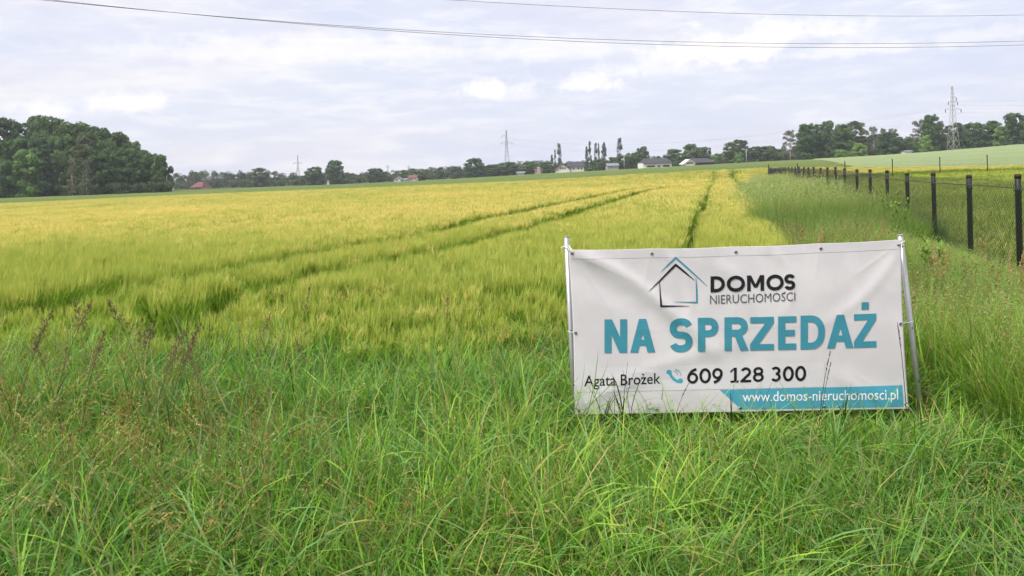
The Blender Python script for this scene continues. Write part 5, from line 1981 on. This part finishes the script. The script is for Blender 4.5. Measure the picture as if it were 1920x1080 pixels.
def wire(pts, r, label, cat='wire', group=None, name='power_line'):
    base = Vector(pts[0])
    m = MB().tube([Vector(p) - base for p in pts], r, 5, False)
    o = m.build(name, 'wire_dark', None, True)
    o.location = base
    tag(o, label, cat, group)


def cat_curve(a, b, sag, n=24):
    a, b = Vector(a), Vector(b)
    return [a.lerp(b, t / n) - Vector((0, 0, 4 * sag * (t / n) * (1 - t / n))) for t in range(n + 1)]


def sky_wire(ctrl, Yl, Yr, r, label):
    """conductor overhead: a smooth curve from far left to far right"""
    xs = np.array([c[0] for c in ctrl])
    ys = np.array([c[1] for c in ctrl])
    co = np.polyfit((xs - 960) / 1000, ys, 3 if len(ctrl) > 4 else 2)
    pts = []
    for px in np.linspace(-150, 2150, 60):
        Y = Yl + (Yr - Yl) * (px / 1920)
        pts.append(P(px, float(np.polyval(co, (px - 960) / 1000)), Y))
    wire(pts, r, label, 'wire', 'wires crossing the sky')


sky_wire([(80, 0), (500, 38), (960, 67), (1200, 76), (1340, 80), (1700, 81), (1920, 77)], 46, 74, .017, 'upper wire of the close pair crossing the whole sky')
sky_wire([(100, 0), (500, 40), (960, 71), (1200, 82), (1340, 87), (1700, 89), (1920, 84)], 46.5, 72, .017, 'lower wire of the close pair crossing the whole sky')
sky_wire([(850, 0), (960, 7), (1200, 18), (1400, 26), (1700, 30), (1920, 28)], 50, 76, .017, 'highest wire crossing the upper right of the sky')
t1 = tips_of(p1, A1, 1785, 236)
t2 = tips_of(p2, A2, 949, 430)
# the line from the middle pylon to the right one, and on past the border
for i, (a, b) in enumerate(zip(t1[:4], [t2[0], t2[1], t2[2], t2[2]])):
    wire(cat_curve(a, b, 7.0), .010, ('lowest left wire between the middle and the right pylon', 'lowest right wire between the middle and the right pylon', 'upper left wire between the middle and the right pylon', 'upper right wire between the middle and the right pylon')[i], 'wire', 'pylon wires')
for i, a in enumerate(t1[:5]):
    b = a + Vector((150, -20, 1.5 if i < 4 else 3))
    wire(cat_curve(a, b, 2.0), .011, ('lower left wire leaving the right pylon towards the border', 'lowest wire leaving the right pylon towards the border', 'upper left wire leaving the right pylon towards the border', 'middle wire leaving the right pylon towards the border', 'highest wire leaving the right pylon towards the border')[i], 'wire', 'pylon wires to the right')

for px, pt, pb, Y, lb in ((1170, 292, 317, 322, 'thin utility pole by the tallest poplar'), (1399, 281, 304, 300, 'thin utility pole right of the light round bush')):
    p = P(px, pt, Y)
    gz = T1(p.x, Y)
    o = empty('utility_pole', (p.x, Y, gz))
    H = p.z - gz
    MB().tube([(0, 0, -.2), (0, 0, H)], [.16, .11], 8).build('shaft', 'render_grey', o, True)
    MB().box(-.7, .7, -.05, .05, H - .4, H - .3).build('cross_bar', 'render_grey', o)
    tag(o, lb, 'pole', 'utility poles')


# ------------------------------------------------------------------ the air
hb = MB().box(-1100, 1100, -60, 1060, -30, 60)
m = bpy.data.materials.new('haze')
m.use_nodes = True
t = NT(m.node_tree)
t.n.remove(t.n['Principled BSDF'])
pv = t.new('ShaderNodeVolumePrincipled')
pv.inputs['Color'].default_value = (0.86, 0.90, 1.0, 1)
pv.inputs['Density'].default_value = HAZE
t.l.new(pv.outputs[0], t.n['Material Output'].inputs['Volume'])
MATS['haze'] = m
hz = hb.build('haze', 'haze')
tag(hz, 'pale bluish haze in the air over the fields', 'haze', kind='stuff')
